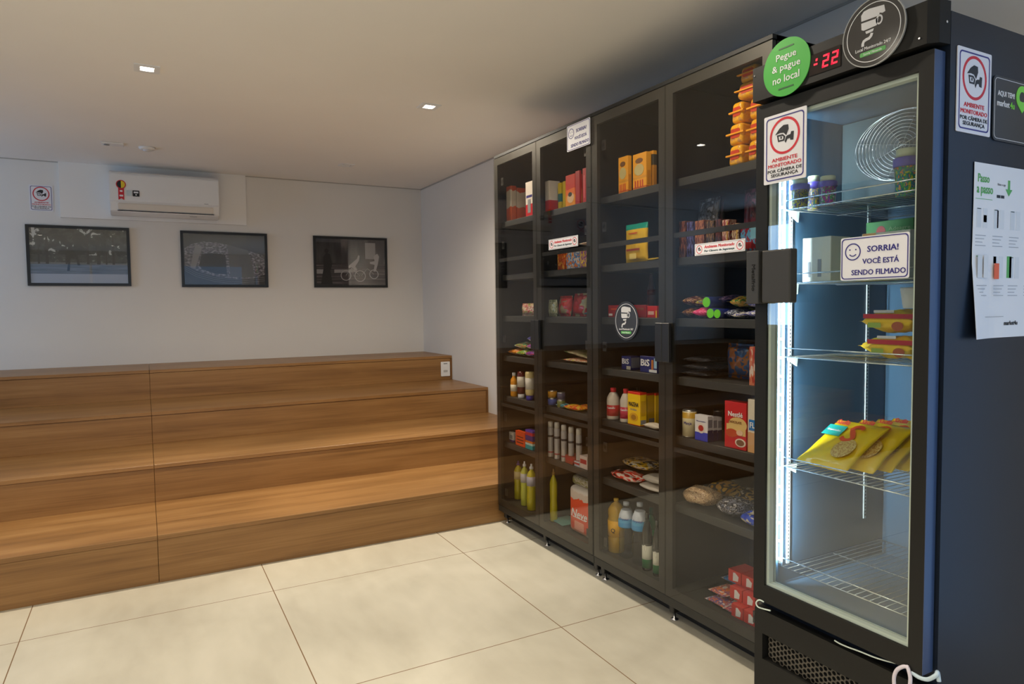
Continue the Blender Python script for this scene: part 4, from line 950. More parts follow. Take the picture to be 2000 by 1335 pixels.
kk = [(1327, 1352, 0, .05, (66, 26, 20), (160, 120, 80), 2.12, 'brown biscuit packet low at the left'), (1328, 1354, .051, .05, (80, 34, 30), (190, 150, 110), 2.13, 'brown biscuit packet on top of the other brown one'), (1348, 1380, 0, .055, (226, 30, 110), (240, 120, 160), 2.118, 'bright pink biscuit packet left of the lime green ends'), (1353, 1373, .056, .03, (190, 180, 30), (30, 60, 140), 2.13, 'yellow and blue packet lying on the pink one'),
      (1408, 1432, 0, .045, (26, 30, 80), (180, 190, 210), 2.14, 'navy blue packet right of the lime green ends'), (1399, 1418, .060, .040, (28, 34, 90), (140, 110, 150), 2.17, 'navy blue packet lying across the top of the lower row'), (1420, 1448, .046, .05, (190, 150, 60), (60, 120, 50), 2.15, 'golden and green packet on the top row'), (1434, 1450, 0, .045, (150, 160, 60), (40, 70, 50), 2.285, 'olive packet between the navy and the white ones'), (1424, 1448, 0, .03, (226, 222, 210), (60, 70, 160), 2.12, 'white and blue small packet at the shelf edge'), (1450, 1484, 0, .042, (110, 110, 180), (230, 230, 230), 2.125, 'violet-blue and white packet at the freezer side'), (1452, 1484, .043, .045, (80, 90, 160), (200, 200, 220), 2.14, 'pale blue packet on top at the freezer side')]
for i, (a, c_, dz, th, c1, c2, X, lb) in enumerate(kk):
    bag('biscuit_packet', lb, 'biscuits', a, c_, 4, th, film('kk%d' % i, [c1, c2, c1, c1], 2.5, 1.5), X, .15, kg, 70+i, dz=dz)
for i in range(3):
    bag('dark_packet', ['lowest', 'middle', 'top'][i]+' of three dark packets stacked at the left behind the fourth door', 'snack', 1323, 1374, 3, .03, film('dk', [(24, 22, 24), (70, 70, 74), (20, 18, 20)], 5, 2), 2.15, .15, 'stacked dark packets', 90+i, dz=.031*i)
o = pouch('blue_pouch', 'large blue snack bag with an orange print', 'snack', 1411, 1462, 671, 3, .07, film('blp', [(14, 60, 110), (20, 80, 140), (150, 90, 40), (18, 70, 120)], 2, 1.2), 2.24, 'large blue snack bags', 93)
pouch('blue_pouch', 'second large blue snack bag behind the first', 'snack', 1430, 1478, 664, 3, .07, film('blp2', [(12, 50, 90), (20, 80, 120)], 2, 1.2), 2.34, 'large blue snack bags', 94)
b = Box('cookie_box', 'red and white box at the right edge of the blue snack bags', 'box', (1463, 1488, 1490), 678, 3, film('ckb', [(170, 60, 44), (200, 120, 90), (214, 200, 190)], 2.5), 2.12, depth=.06)
g8 = 'tins of milk behind the fourth door'
t = bottle('milk_tin', 'cream coloured milk tin with a gold patch beside the small cartons', 'tin', 1333, 1361, 799, 2, CN, M_tin, 2.13, g8, None, None, [bandmat('milktin', [(0, srgb(208, 196, 160)), (.72, srgb(190, 150, 50)), (.95, srgb(208, 196, 160))])], [[(1.01, .05), (1.01, .95)]])
curved_text(t, 'Moça', t['r']*1.015, t['h']*.52, t['r']*1.1, t['h']*.13, M_navy)
t = bottle('milk_tin', 'dim tin behind the cream coloured one', 'tin', 1362, 1378, 797, 2, CN, M_tin, 2.34, g8, None, None, [PK((90, 86, 80))], [[(1.01, .05), (1.01, .95)]])
t = bottle('milk_tin', 'dark tin furthest right of the tins', 'tin', 1391, 1410, 800, 2, CN, M_tin, 2.36, g8, None, None, [PK((60, 60, 76))], [[(1.01, .05), (1.01, .95)]])
cm = bandmat('cream_carton', [(0, srgb(40, 60, 190)), (.34, srgb(224, 222, 226))], 2, .12, 1.4)
cn = 'small blue and white cream cartons'
Xc = 2.125
for i, (a, c_, e) in enumerate(((1357, 1382, 1392), (1379, 1392.5, 1401), (1390, 1401.5, 1410))):
    b = Box('cream_carton', ['foremost', 'middle', 'rearmost'][i]+' of three small blue and white cream cartons', 'carton', (a, c_, e), 813+1.0*i, 2, cm, Xc, cn)
    b.w = b.w
    if i == 0: b.frontell(.5, .5, .3, .2, PK((226, 214, 206))); b.frontell(.5, .5, .2, .12, PK((180, 40, 30)), n0=.0014); b.ftext('Piracanjuba', .5, .76, .7, .05, M_navy, .02)
    b.side(.0, .0, 1, .45, mat('carton_blue_side', srgb(34, 36, 90), .5)); b.side(.1, .55, .9, .85, PK((150, 150, 160)))
    Xc += b.d+.002
b = Box('chocolate_drink_box', 'red and cream chocolate drink box with large white lettering', 'box', (1415, 1457, 1460), 788, 2, PK((200, 24, 34)), 2.125, None, depth=.05)
b.frontell(.62, .52, .42, .16, PK((222, 190, 120))).front(.1, .30, .98, .52, PK((222, 190, 120)))
b.ftext('Nestlé', .52, .74, .66, .10, M_pwhite, .05, .0016); b.ftext('CHOCOLATE', .5, .57, .6, .05, PK((110, 50, 20)), .02, .0016); b.frontell(.35, .33, .28, .09, PK((190, 70, 30)), n0=.0012); b.frontell(.75, .15, .24, .09, PK((226, 214, 200)), n0=.0012); b.frontell(.75, .15, .18, .065, PK((120, 80, 50)), n0=.002); b.frontell(.72, .36, .15, .06, PK((226, 190, 160)), n0=.002)
b = Box('flour_box', 'white and tan box with a blue patch between the red box and freezer', 'box', (1460, 1492, 1494), 783, 2, bandmat('flb', [(0, srgb(206, 160, 110)), (.38, srgb(222, 214, 196))], 2, .06), 2.12, None, depth=.05)
b.front(.08, .42, .9, .62, PK((20, 120, 200))); b.ftext('FL', .3, .52, .3, .1, M_pwhite, .04)
g9 = 'bags of pulses on the low shelf of the fourth door'
o = bag('peanut_bag', 'clear bag of pale peanuts with a yellow band', 'bag', 1324, 1372, 1, .085, blotmat('peanuts', [srgb(120, 80, 50), srgb(214, 180, 140), srgb(230, 206, 170), srgb(150, 110, 70)], 22, None, .4, 2), 2.125, .15, g9, 100, blunt=.3)
bag('pasta_bag', 'yellow and dark band bag lying behind the peanuts', 'bag', 1365, 1400, 1, .085, film('psb', [(220, 160, 20), (40, 34, 26), (226, 176, 30)], 2, .5), 2.285, .16, g9, 101, dz=0, blunt=.3)
bag('pasta_bag', 'black bag far back on the left of the low shelf', 'bag', 1321, 1368, 1, .08, film('blkb', [(20, 20, 22), (50, 48, 50), (24, 24, 26)], 3), 2.30, .18, g9, 102, blunt=.3)
bag('bean_bag', 'dark clear bag with silver streaks in the middle of the low shelf', 'bag', 1390, 1436, 1, .09, film('bnb', [(26, 26, 34), (120, 124, 140), (30, 28, 36), (200, 200, 206)], 4, 2.5), 2.125, .15, g9, 103, blunt=.3)
bag('bean_bag', 'black and yellow bag resting behind the silver-streaked one', 'bag', 1412, 1484, 1, .085, film('bnb2', [(24, 24, 26), (190, 160, 90), (26, 26, 30), (206, 200, 186)], 2.5, 1), 2.285, .16, g9, 104, dz=.0, blunt=.3)
bag('bean_bag', 'bright blue bag at the freezer side of the low shelf', 'bag', 1439, 1490, 1, .06, film('blb', [(30, 60, 190), (40, 80, 210), (200, 196, 180)], 2.4, 1), 2.12, .1, g9, 105, blunt=.3)
g10 = 'soap and cleaning packs on the cabinet floor'
for i, (a, c_, dz, c1, c2, X, lb) in enumerate(((1376, 1412, 0, (110, 90, 150), (220, 120, 60), 2.125, 'violet and orange sponge packet at the left of the floor packs'), (1382, 1415, .032, (226, 120, 50), (120, 90, 140), 2.15, 'orange packet resting on the violet one'), (1410, 1427, 0, (220, 100, 60), (100, 70, 130), 2.122, 'orange and violet packet touching the red boxes'), (1407, 1450, .035, (30, 110, 200), (60, 150, 220), 2.29, 'bright blue packet behind the orange ones'))):
    bag('cleaning_packet', lb, 'cleaning', a, c_, 0, .03, film('cl%d' % i, [c1, c2, c1, (225, 220, 215)], 3, 1.5), X, .12, g10, 110+i, dz=dz)
rbm = mat('red_box_card', srgb(206, 48, 40), .4)
k = 0; names = [['lower left', 'lower right'], ['middle left', 'middle right'], ['upper left', 'upper right']]
z0 = SH[0]
for lv in range(3):
    hgt = .052
    for (a, c_) in ((1428-3*lv, 1451-2*lv), (1452-2*lv, 1477-2*lv)):
        X = 2.103+.035*lv; z = z0+lv*(hgt+.001)
        yl, yr = Yp(a, X, z), Yp(c_, X, z); w = yl-yr-.002
        t = thing('red_soap_box', names[lv][k % 2]+' of the six stacked red boxes with white marks', 'box', (X+.05, (yl+yr)/2, z+.001), group='stacked red boxes'); k += 1
        o = MB().box(-.05, .05, -w/2, w/2, 0, hgt, .001, 1).done('carton', rbm, t)
        MB().prism([(-w*.12, hgt*.12), (w*.28, hgt*.2), (w*.34, hgt*.6), (w*.05, hgt*.85), (-w*.1, hgt*.8)], .0002, .0008).done('white_mark', M_pwhite, o, (-.05, 0, 0), NEGX)

# ================================================================== FREEZER
FX, FY0, FY1 = 1.785, 1.020, 1.610
fz = thing('freezer', 'tall black upright glass-door freezer at the right, lit by an inner light strip', 'freezer', (2.1, 1.315, 0))
ox, oy = 2.1, 1.315
def F(name, m, x0, x1, y0, y1, z0, z1, bev=0, par=None): return MB().box(x0-ox, x1-ox, y0-oy, y1-oy, z0, z1, bev, 2).done(name, m, par or fz)
b = MB(); Q = lambda *a, bev=0: b.box(a[0]-ox, a[1]-ox, a[2]-oy, a[3]-oy, a[4], a[5], bev)
Q(1.836, 2.50, FY0, 1.050, .06, 2.19); Q(1.836, 2.50, 1.580, FY1, .06, 2.19); Q(2.46, 2.50, 1.050, 1.580, .06, 2.19)
Q(1.836, 2.46, 1.050, 1.580, 2.09, 2.19); Q(1.836, 2.46, 1.050, 1.580, .40, .47)
b.done('outer_shell', M_fr, fz)
b = MB()
Q(1.838, 2.455, 1.0505, 1.062, .475, 2.088); Q(1.838, 2.455, 1.568, 1.5795, .475, 2.088); Q(2.44, 2.455, 1.062, 1.568, .475, 2.088)
Q(1.838, 2.44, 1.062, 1.568, 2.072, 2.088); Q(1.838, 2.44, 1.062, 1.568, .475, .500)
b.done('inner_liner', M_liner, fz)
for y in (1.07, 1.56):
    for x in (1.9, 2.44): MB().lathe([(.02, 0), (.022, .02), (.014, .03), (.012, .06)], x-ox, y-oy, 16).done('foot', M_blk, fz)
# header with chamfered corner
hd = MB().prism([(1.775-ox, 1.607-oy), (1.775-ox, 1.045-oy), (1.795-ox, 1.025-oy), (1.834-ox, FY0-oy), (1.834-ox, 1.607-oy)], 2.106, 2.214).done('header', M_frm, fz)
HX = (1.775-ox, 0, 0)
d = MB().prism(rrect(-.052, -.030, .052, .030, .002), .0002, .0012).done('display', mat('display_face', (.015, .008, .008), .15), hd, (1.775-ox, 1.340-oy, 2.156), NEGX)
def seg7(body, u, parent):
    S7 = {'2': 'abged', '-': 'g'}; o = MB(); w, h, t = .020, .036, .0052
    def sl(x, y): return (x+u+y*.13, y)
    segs = {'a': [(-w/2, h/2-t), (-w/2, h/2), (w/2, h/2), (w/2, h/2-t)], 'g': [(-w/2, -t/2), (-w/2, t/2), (w/2, t/2), (w/2, -t/2)], 'd': [(-w/2, -h/2), (-w/2, -h/2+t), (w/2, -h/2+t), (w/2, -h/2)],
            'b': [(w/2-t, .0), (w/2-t, h/2), (w/2, h/2), (w/2, .0)], 'e': [(-w/2, -h/2), (-w/2, 0), (-w/2+t, 0), (-w/2+t, -h/2)]}
    for c in S7[body]: o.prism([sl(*q) for q in segs[c]], .0014, .0022)
    return o
for ch, u in (('2', .004), ('2', .034)):
    seg7(ch, u, hd).done('red_digit', M_seg, hd, (1.775-ox, 1.340-oy, 2.156), NEGX)
MB().prism([(-.036, -.003), (-.024, -.003), (-.024, .002), (-.036, .002)], .0014, .0022).done('minus_sign', M_seg, hd, (1.775-ox, 1.340-oy, 2.156), NEGX)
MB().prism([(-.030, .008), (-.024, .008), (-.023, .015), (-.029, .015)], .0014, .0022).done('indicator_dot', M_seg, hd, (1.775-ox, 1.340-oy, 2.156), NEGX)
for y, z in ((1.600, 2.19), (1.064, 2.125)): MB().lathe([(.0025, 1.7735-ox), (.003, 1.775-ox)], y-oy, z, 10, axis='X').done('screw', M_chrome, hd)
MB().lathe([(.003, -.001), (.004, 0)], 0, 0, 10).done('side_screw', M_chrome, fz, (1.82-ox, 1.021-oy, 2.16), (R(-90), 0, 0))
# door
dz0, dz1, dy0, dy1 = .455, 2.092, 1.032, 1.602
gy0, gy1, gz0, gz1 = 1.071, 1.556, .512, 2.046
b = MB()
Q(1.787, 1.832, dy0, gy0, dz0, dz1); Q(1.787, 1.832, gy1, dy1, dz0, dz1); Q(1.787, 1.832, gy0, gy1, dz0, gz0); Q(1.787, 1.832, gy0, gy1, gz1, dz1)
dr = b.done('door', M_frm, fz)
MB().box(-.0228, .0228, 0, .0012, dz0+.002, dz1-.002).done('daylit_side_face', mat('painted_daylight_blue', (.035, .065, .15), .3), dr, (1.8095-ox, dy0-.0014-oy, 0))  # blue daylight on the door's side face, painted as a thin slab
b = MB(); Q(1.790, 1.795, gy0, gy1, gz0, gz1); g1_ = b.done('outer_pane', M_clear, dr)
b = MB(); Q(1.820, 1.825, gy0, gy1, gz0, gz1); g2_ = b.done('inner_pane', M_clear, dr)
o = [(-.2425, -.767), (.2425, -.767), (.2425, .767), (-.2425, .767)]
def fr(e): return [(-.2425+e, -.767+e), (.2425-e, -.767+e), (.2425-e, .767-e), (-.2425+e, .767-e)]
MB().ring(o, fr(.010), 0, .020).done('glass_spacer', M_gask, dr, (1.8175-ox, (gy0+gy1)/2-oy, (gz0+gz1)/2), NEGX)
MB().ring(fr(-.01), fr(.006), 0, .006).done('magnetic_gasket', M_gask, dr, (1.8345-ox, (gy0+gy1)/2-oy, (gz0+gz1)/2), NEGX)
hdl = MB().box(1.748-ox, 1.7865-ox, 1.556-oy, 1.606-oy, 1.450, 1.622, .003).done('handle', mat('handle_grey', (.04, .038, .034), .5), dr)
MB().box(1.752-ox, 1.7865-ox, 1.436-oy, 1.546-oy, 1.452, 1.620, .005).done('lock_plate', mat('handle_grey', (.04, .038, .034), .5), dr)
MB().box(1.764-ox, 1.7865-ox, 1.5465-oy, 1.5555-oy, 1.454, 1.618).done('handle_joint', M_hole, dr)
o = text('Metalfrio', M_hole, dr, 0, 0, .085, .014, .0002, .0008, .02); o.rotation_euler = (R(90), R(90), R(-90)); o.location = (1.748-ox, 1.575-oy, 1.535)
# lower front
b = MB()
Q(1.800, 1.836, 1.574, 1.607, .06, .418); Q(1.800, 1.836, 1.023, 1.08, .06, .418); Q(1.800, 1.836, 1.08, 1.574, .338, .418); Q(1.800, 1.836, 1.08, 1.574, .06, .250)
b.done('lower_panel', M_frm, fz)
b = MB(); cell = .0125
k = 0; y = 1.092
cols_ = 0
while y < 1.568:
    for r_ in range(5):
        z = .258+r_*.0172+(.0086 if cols_ % 2 else 0)
        if z < .332:
            b.ring([(y+.0100*math.cos(PI/3*q), z+.0100*math.sin(PI/3*q)) for q in range(6)], [(y+.0072*math.cos(PI/3*q), z+.0072*math.sin(PI/3*q)) for q in range(6)], 0, .002)
    y += .0149; cols_ += 1
m_ = b; 
g_ = m_.done('vent_grille', mat('grille_brown', (.09, .078, .06), .5), fz)
g_.data.transform(Matrix(((0, 0, 1, 1.818-ox), (1, 0, 0, -oy), (0, 1, 0, 0), (0, 0, 0, 1))))
F('vent_backing', M_hole, 1.830, 1.835, 1.08, 1.574, .25, .338)
# light strips
led = F('light_channel', M_liner, 1.868, 1.876, 1.556, 1.568, .56, 2.03)
MB().box(1.8665-ox, 1.868-ox, 1.5575-oy, 1.5665-oy, .57, 2.02).done('light_strip', M_led, led)
for i in range(24):
    z = .585+i*.0622
    MB().box(1.8645-ox, 1.8665-ox, 1.5585-oy, 1.5655-oy, z-.0035, z+.0035).done('light_chip', M_ledp, led)
l = bpy.data.lights.new('freezer_strip', 'AREA'); l.shape = 'RECTANGLE'; l.size = .007; l.size_y = 1.42; l.energy = 20; l.color = (.80, .93, 1.0)
lo = bpy.data.objects.new('freezer_strip_lamp', l); C.objects.link(lo); lo.matrix_world = Matrix.Translation((1.866, 1.553, 1.29)) @ Matrix.Rotation(R(-42), 4, 'Z') @ Matrix.Rotation(R(90), 4, 'X') 
l.use_shadow = True
# shelf rails
def rail(x, y, z0, z1):
    r_ = F('shelf_rail', mat('rail_white', (.72, .76, .76), .35, .2), x, x+.014, y-.004, y, z0, z1)
    b = MB(); z = z0+.01
    while z < z1-.012:
        b.box(x+.0055-ox, x+.0095-ox, y-.0046-oy, y-.0040-oy, z, z+.007); z += .0125
    b.done('rail_slots', M_hole, r_)
    return r_
rail(1.905, 1.568, .56, 2.02); rail(2.32, 1.568, .65, 1.95)
r_ = F('back_rail', mat('rail_white', (.72, .76, .76), .35, .2), 2.436, 2.44, 1.30, 1.312, .9, 1.95)
for y in (1.255, 1.195): F('back_corner_bead', M_liner, 2.434, 2.44, y, y+.005, .52, 1.95)
# evaporator box with fan guard
ev = F('evaporator_box', mat('evaporator_grey', (.07, .11, .13), .4), 2.17, 2.44, 1.064, 1.566, 1.80, 2.07, .004)
b = MB()
for i in range(13):
    r_ = .012+i*.0108
    pts = [(2.160-ox, 1.345-oy+r_*math.cos(2*PI*q/36)*1.15, 1.955+min(r_, .112)*math.sin(2*PI*q/36)*(1 if r_ < .112 else 1)) for q in range(37)]
    b.rail(pts, .0012, 5)
for a in range(4):
    c_, s_ = math.cos(a*PI/4+.3), math.sin(a*PI/4+.3)
    b.rail([(2.162-ox, 1.345-oy-.16*c_, 1.955-.108*s_), (2.162-ox, 1.345-oy+.16*c_, 1.955+.108*s_)], .0016, 5)
b.done('fan_guard', M_wire, ev)
bpy.data.objects['fan_guard']['kind'] = 'part' if False else 'thing'
del bpy.data.objects['fan_guard']['kind']
# wire shelves
FS = {1: 1.757, 2: 1.516, 3: 1.272, 4: .905, 5: .560}
for k, z in FS.items():
    b = MB()
    x0, x1, y0, y1 = 1.872-ox, 2.40-ox, 1.070-oy, 1.556-oy
    for (x, zz) in ((x0, z), (x0, z+.030), (x1, z), ((x0+x1)/2, z-.003)): b.rail([(x, y0, zz), (x, y1, zz)], .0022, 6)
    for yy in (y0, y1): b.rail([(x0, yy, z+.030), (x0, yy, z), (x1, yy, z)], .0022, 6)
    n = 20
    for i in range(1, n): b.rail([(x0, y0+(y1-y0)*i/n, z+.0015), (x1, y0+(y1-y0)*i/n, z+.0015)], .0013, 5)
    b.done('wire_shelf', M_wire, fz)
    if k < 5: MB().prism([(0, 0), (.05, 0), (.045, -.035), (.0, -.012)], 0, .004).done('shelf_clip', M_gask, fz, (1.90-ox, 1.566-oy, z), (R(90), 0, 0))

# ---------- goods in the freezer
def tub(pxl, pxr, ytop, X, label, cols):
    z = FS[1]+.0030; yl, yr = Yp(pxl, X, z), Yp(pxr, X, z); dist = Vector((X, (yl+yr)/2, z-HC)).dot(FW); r = (pxr-pxl)/FPX*dist/2
    yc = Yp((pxl+pxr)/2, X, z); h = Zp(ytop, X, yc)-z
    t = thing('ice_cream_tub', label, 'tub', (X, yc, z), group='ice cream tubs on the top freezer shelf')
    MB().lathe([(r*.74, 0), (r*.78, .002), (r*.92, h*.70)], seg=28).done('pot', film('tub_'+str(int(pxl)), cols, 5, 2.5, .3), t)
    MB().lathe([(r*.96, h*.62), (r, h*.66), (r, h*.80), (r*.9, h*.82)], seg=28).done('lid', mat('tub_lid', srgb(84, 72, 180), .35), t)
    MB().lathe([(r*.78, h*.825), (r*.80, h*.98), (r*.74, h), (0, h)], seg=28).done('lid_top', mat('tub_top', srgb(206, 214, 180), .4), t)
tub(1544, 1580, 350, 1.905, 'leftmost ice cream tub, dark blue with yellow print, beside the light strip', [(30, 50, 130), (210, 200, 50), (60, 60, 150), (190, 190, 60)])
tub(1575, 1602, 344, 1.985, 'middle ice cream tub with green and violet print', [(60, 160, 80), (90, 70, 170), (210, 190, 60), (60, 60, 150)])
tub(1599, 1634, 344, 1.93, 'right one of the three ice cream tubs, violet and pink print', [(90, 60, 170), (190, 60, 160), (50, 160, 90), (200, 200, 210)])
tub(1746, 1796, 291, 2.0, 'single ice cream tub at the right end of the top freezer shelf', [(220, 200, 40), (60, 170, 90), (30, 110, 150), (230, 150, 40)])
z2 = FS[2]+.005
def fbox(name, label, px, ytop, X, m, dep, sh=2, group='frozen food boxes'):
    return Box(name, label, 'box', px, ytop, FS[sh]+.004, m, X, group, depth=dep)
wb = PK((214, 220, 214))
b = fbox('frozen_food_box', 'white frozen food box standing left of the smiley notice', (1567, 1622, 1690), 460, 1.93, wb, .17)
b.front(.2, .1, .3, .45, M_grey); b.front(.55, .1, .68, .5, M_grey)
b.side(.55, .0, .75, 1, PK((120, 160, 140))); 
p_ = MB().prism(circ(0, 0, b.h*.37, n=30), .0002, .0008).done('round_print', PK((20, 120, 130)), b.o, (b.d*.27, -b.w/2, b.h*.50), NEGY)
MB().prism(circ(0, 0, b.h*.29, n=30), .0009, .0014).done('food_picture', film('foodp', [(226, 190, 60), (200, 140, 50), (230, 210, 110)], 6, 3), p_, (0, 0, 0))
b = fbox('frozen_food_box', 'white and orange box behind the smiley notice', (1682, 1776, 1784), 447, 1.95, wb, .05)
b.front(.02, .75, .3, 1, PK((230, 180, 120)))
gb = fbox('frozen_food_box', 'green box standing behind the white ones, with pale lettering', (1690, 1782, 1790), 424, 2.14, PK((50, 150, 60)), .05)
gb.ftext('Adeagre', .72, .85, .45, .08, PK((160, 210, 150)), .0); gb.frontell(.33, .82, .1, .10, PK((210, 60, 60)))
ny = film('nugget_wrap', [(240, 190, 10), (246, 204, 20), (240, 194, 16), (246, 200, 20)], 1.8, 1, .6)
def nug(pxl, pxr, dz, h, X, label, sd):
    o = bag('nugget_packet', label, 'frozen food', pxl, pxr, FS[3]+.005, h, ny, X, .13, 'yellow frozen packets with a red stripe', sd, dz=dz)
    w = (Yp(pxl, X, FS[3])-Yp(pxr, X, FS[3]))*.94
    if sd < 122:
        MB().prism(rrect(-w/2+.006, h*.62, w/2, h*.80, .002), .0002, .0008).done('red_stripe', PK((190, 24, 30)), o, (-.062, 0, 0), NEGX)
        MB().prism(rrect(-w*.3, h*.84, w*.1, h*.95, .002), .0002, .0008).done('white_line', M_pwhite, o, (-.050, 0, 0), NEGX)
        MB().prism(circ(w*.22, h*.32, h*.24, h*.18, n=18), .0002, .0008).done('food_picture', PK((170, 80, 30)), o, (-.064, 0, 0), NEGX)
        MB().prism(rrect(-w*.36, h*.25, -w*.1, h*.45, .002), .0002, .0008).done('green_print', PK((150, 170, 60)), o, (-.064, 0, 0), NEGX)
    return o
nug(1686, 1785, 0, .075, 1.94, 'lower yellow frozen packet with a red stripe', 120)
nug(1678, 1785, .077, .075, 1.945, 'upper yellow frozen packet with a red stripe', 121)
nug(1674, 1730, 0, .062, 2.09, 'yellow frozen packet behind the stacked ones', 122)
t = thing('paper_cup', 'white cup-shaped tub beside the yellow frozen packets', 'tub', (1.955, Yp(1783, 1.955, FS[3]+.1), FS[3]+.16))
MB().lathe([(.026, 0), (.034, .055), (.034, .06), (0, .061)], seg=24).done('pot', M_pwhite, t)
# the four flat yellow packets: each leans forward on its shelf
sy = mat('sad_wrap', srgb(246, 206, 14), .3, coat=.4)
def flatpack(pc, Xf, label, sd, yaw, lift, w=.20, L=.235):
    z = FS[4]+.004
    yc = Yp(pc, Xf, z+.03)
    bm = pillow(w, L, .030, sd, crimp=.014, wr=.18)
    bm.transform(Matrix.Rotation(R(90), 4, 'Y') @ Matrix.Translation((0, 0, -L/2)))       # lie down: h -> X
    zmin = min(v.co.z for v in bm.verts)
    for v in bm.verts: v.co.z -= zmin
    for v in bm.verts:                                    # front end droops a little over the wire lip
        if v.co.x < -.10: v.co.z -= (-.10-v.co.x)*.05
    me = bpy.data.meshes.new('frozen_packet'); bm.to_mesh(me); bm.free()
    o = link('frozen_packet', me, sy, None, (Xf+L/2-.01, yc, z+lift+.066), (0, R(-31), yaw)); tag(o, label, 'frozen food', 'flat yellow frozen packets')
    tp = .0335
    def P(pts, m, n0, name): return MB().prism(pts, n0, n0+.0007).done(name, m, o, (0, 0, tp-.004), (0, 0, R(-90)))
    # print plane: u = -Y (right), v = +X (away)
    P([(-.088, .02), (-.02, .02), (-.02, .072), (-.088, .072)], mat('teal_ink2', srgb(10, 160, 150), .4), .0014, 'teal_panel')
    q = text('Sadia', M_red, o, 0, 0, .05, .022, .0014, .0020, .03, shear=.2); q.rotation_euler = (0, 0, R(-90)); q.location = (.092, .05, tp-.004)
    q = text('S', PK((226, 70, 20)), o, 0, 0, .045, .085, .0014, .0020, .035, shear=.1); q.rotation_euler = (0, 0, R(-90)); q.location = (.045, -.015, tp-.004)
    q = text('Empanados', M_pwhite, o, 0, 0, .05, .012, .0026, .0032, .02); q.rotation_euler = (0, 0, R(-90)); q.location = (.045, .054, tp-.004)
    MB().prism(circ(0, 0, .046, .036, n=30), .0014, .0020).done('food_picture', film('brd', [(214, 170, 80), (232, 204, 130), (190, 140, 60), (222, 190, 110)], 4, 3), o, (-.03, -.035, tp-.004), (0, 0, 0))
    return o
flatpack(1604, 1.885, 'frontmost flat yellow frozen packet at the left of its shelf, beside the light strip', 130, R(-4), 0, .195)
flatpack(1654, 1.945, 'second flat yellow frozen packet from the left, partly behind the first', 131, R(-4), 0, .20)
flatpack(1690, 2.005, 'third flat yellow frozen packet, between the second and the rightmost', 132, R(-4), 0, .20)
flatpack(1722, 2.065, 'rightmost flat yellow frozen packet', 133, R(-4), 0, .20)

# ---------- signs on the freezer
t = thing('green_disc', 'round green disc reading pegue and pague no local', 'sign', (1.7745, 1.474, 2.180), NEGX)
MB().prism(circ(0, 0, .087, n=64), .0003, .003).done('board', mat('sign_green', srgb(76, 178, 74), .35), t)
text('Pegue', M_pwhite, t, 0, .032, .074, .026, .0031, .0037, .01)
text('& pague', M_pwhite, t, 0, .000, .104, .026, .0031, .0037, .01)
text('no local', M_pwhite, t, 0, -.032, .098, .022, .0031, .0037, .01)
for v in (.060, -.062): MB().box(-.028, .028, v-.002, v+.002, .0031, .0037).done('bar_print', mat('deep_green', (.02, .09, .03), .5), t)
round_cam(1.7735, 1.187, 2.184, .0885, NEGX, 'round black camera disc with a clear rim on top of the freezer header', True)
amb_sign(1.7865, 1.4875, 1.833, .160, .215, NEGX, 'white camera warning sign at the top left of the freezer door')
smile_sign(1.7895, 1.188, 1.514, .202, .122, NEGX, 'large white smiley notice on the freezer door glass')
amb_sign(1.943, 1.0195, 1.891, .160, .217, NEGY, 'white camera warning sign on the side of the freezer')
t = thing('shop_sign', 'black rounded sign with white lettering and a green pin on the freezer side', 'sign', (2.137, 1.0195, 1.886), NEGY)
MB().prism(rrect(-.102, 0, .102, .174, .016), .0003, .003).done('board', mat('sign_black', (.02, .024, .03), .3), t)
MB().ring(rrect(-.096, .006, .096, .168, .013), rrect(-.0948, .0072, .0948, .1668, .012), .0031, .0036).done('border', M_pwhite, t)
text('AQUI TEM!', M_pwhite, t, -.038, .127, .085, .016, .0031, .0037, .02)
text('market', M_pwhite, t, -.052, .102, .062, .016, .0031, .0037, .02)
text('4u', M_lime, t, -.006, .102, .022, .018, .0031, .0037, .02)
pin = [(.02*math.cos(a)*1.6, .052+.02*math.sin(a)*1.6) for a in [R(-40+260*i/24) for i in range(25)]]
MB().ring([(.045+x, .078+y) for x, y in pin]+[(.045, .088)], [(.045+x*.5, .13+(y-.052)*.5) for x, y in pin]+[(.045, .118)], .0031, .0042).done('pin_emblem', M_lime, t)
# step-by-step poster
t = thing('instruction_poster', 'white step by step poster with green heading on the freezer side', 'poster', (1.953, 1.0180, 1.348), NEGY)
bm = bmesh.new(); PW_, PH_ = .42, .472; n = 14; gr = []
for i in range(n+1):
    row = []
    for j in range(n+1):
        u, v = i/n, j/n
        c_ = max(0, .25-u)*max(0, .45-v)*.18
        row.append(bm.verts.new((u*PW_-.010*(1-v)**2*(1-u), v*PH_, .0008+c_)))
    gr.append(row)
for i in range(n):
    for j in range(n): bm.faces.new((gr[i][j], gr[i+1][j], gr[i+1][j+1], gr[i][j+1]))
g = bmesh.ops.extrude_face_region(bm, geom=list(bm.faces))
for q in g['geom']:
    if isinstance(q, bmesh.types.BMVert): q.co.z -= .0006
bmesh.ops.recalc_face_normals(bm, faces=bm.faces)
me = bpy.data.meshes.new('sheet'); bm.to_mesh(me); bm.free(); sh_ = link('sheet', me, M_pwhite, t)
def PP(name, m, u0, v0, u1, v1, par=t): return MB().prism([(u0, v0), (u1, v0), (u1, v1), (u0, v1)], .0062 if u0 < .10 and v0 < .22 else .0009, .0066 if u0 < .10 and v0 < .22 else .0014).done(name, m, par)
text('Passo', M_green, t, .045, .432, .055, .022, .0012, .0018, .01)
text('a passo', M_green, t, .052, .396, .078, .024, .0012, .0018, .01)
PP('heading_rule', M_green, .008, .376, .09, .3772)
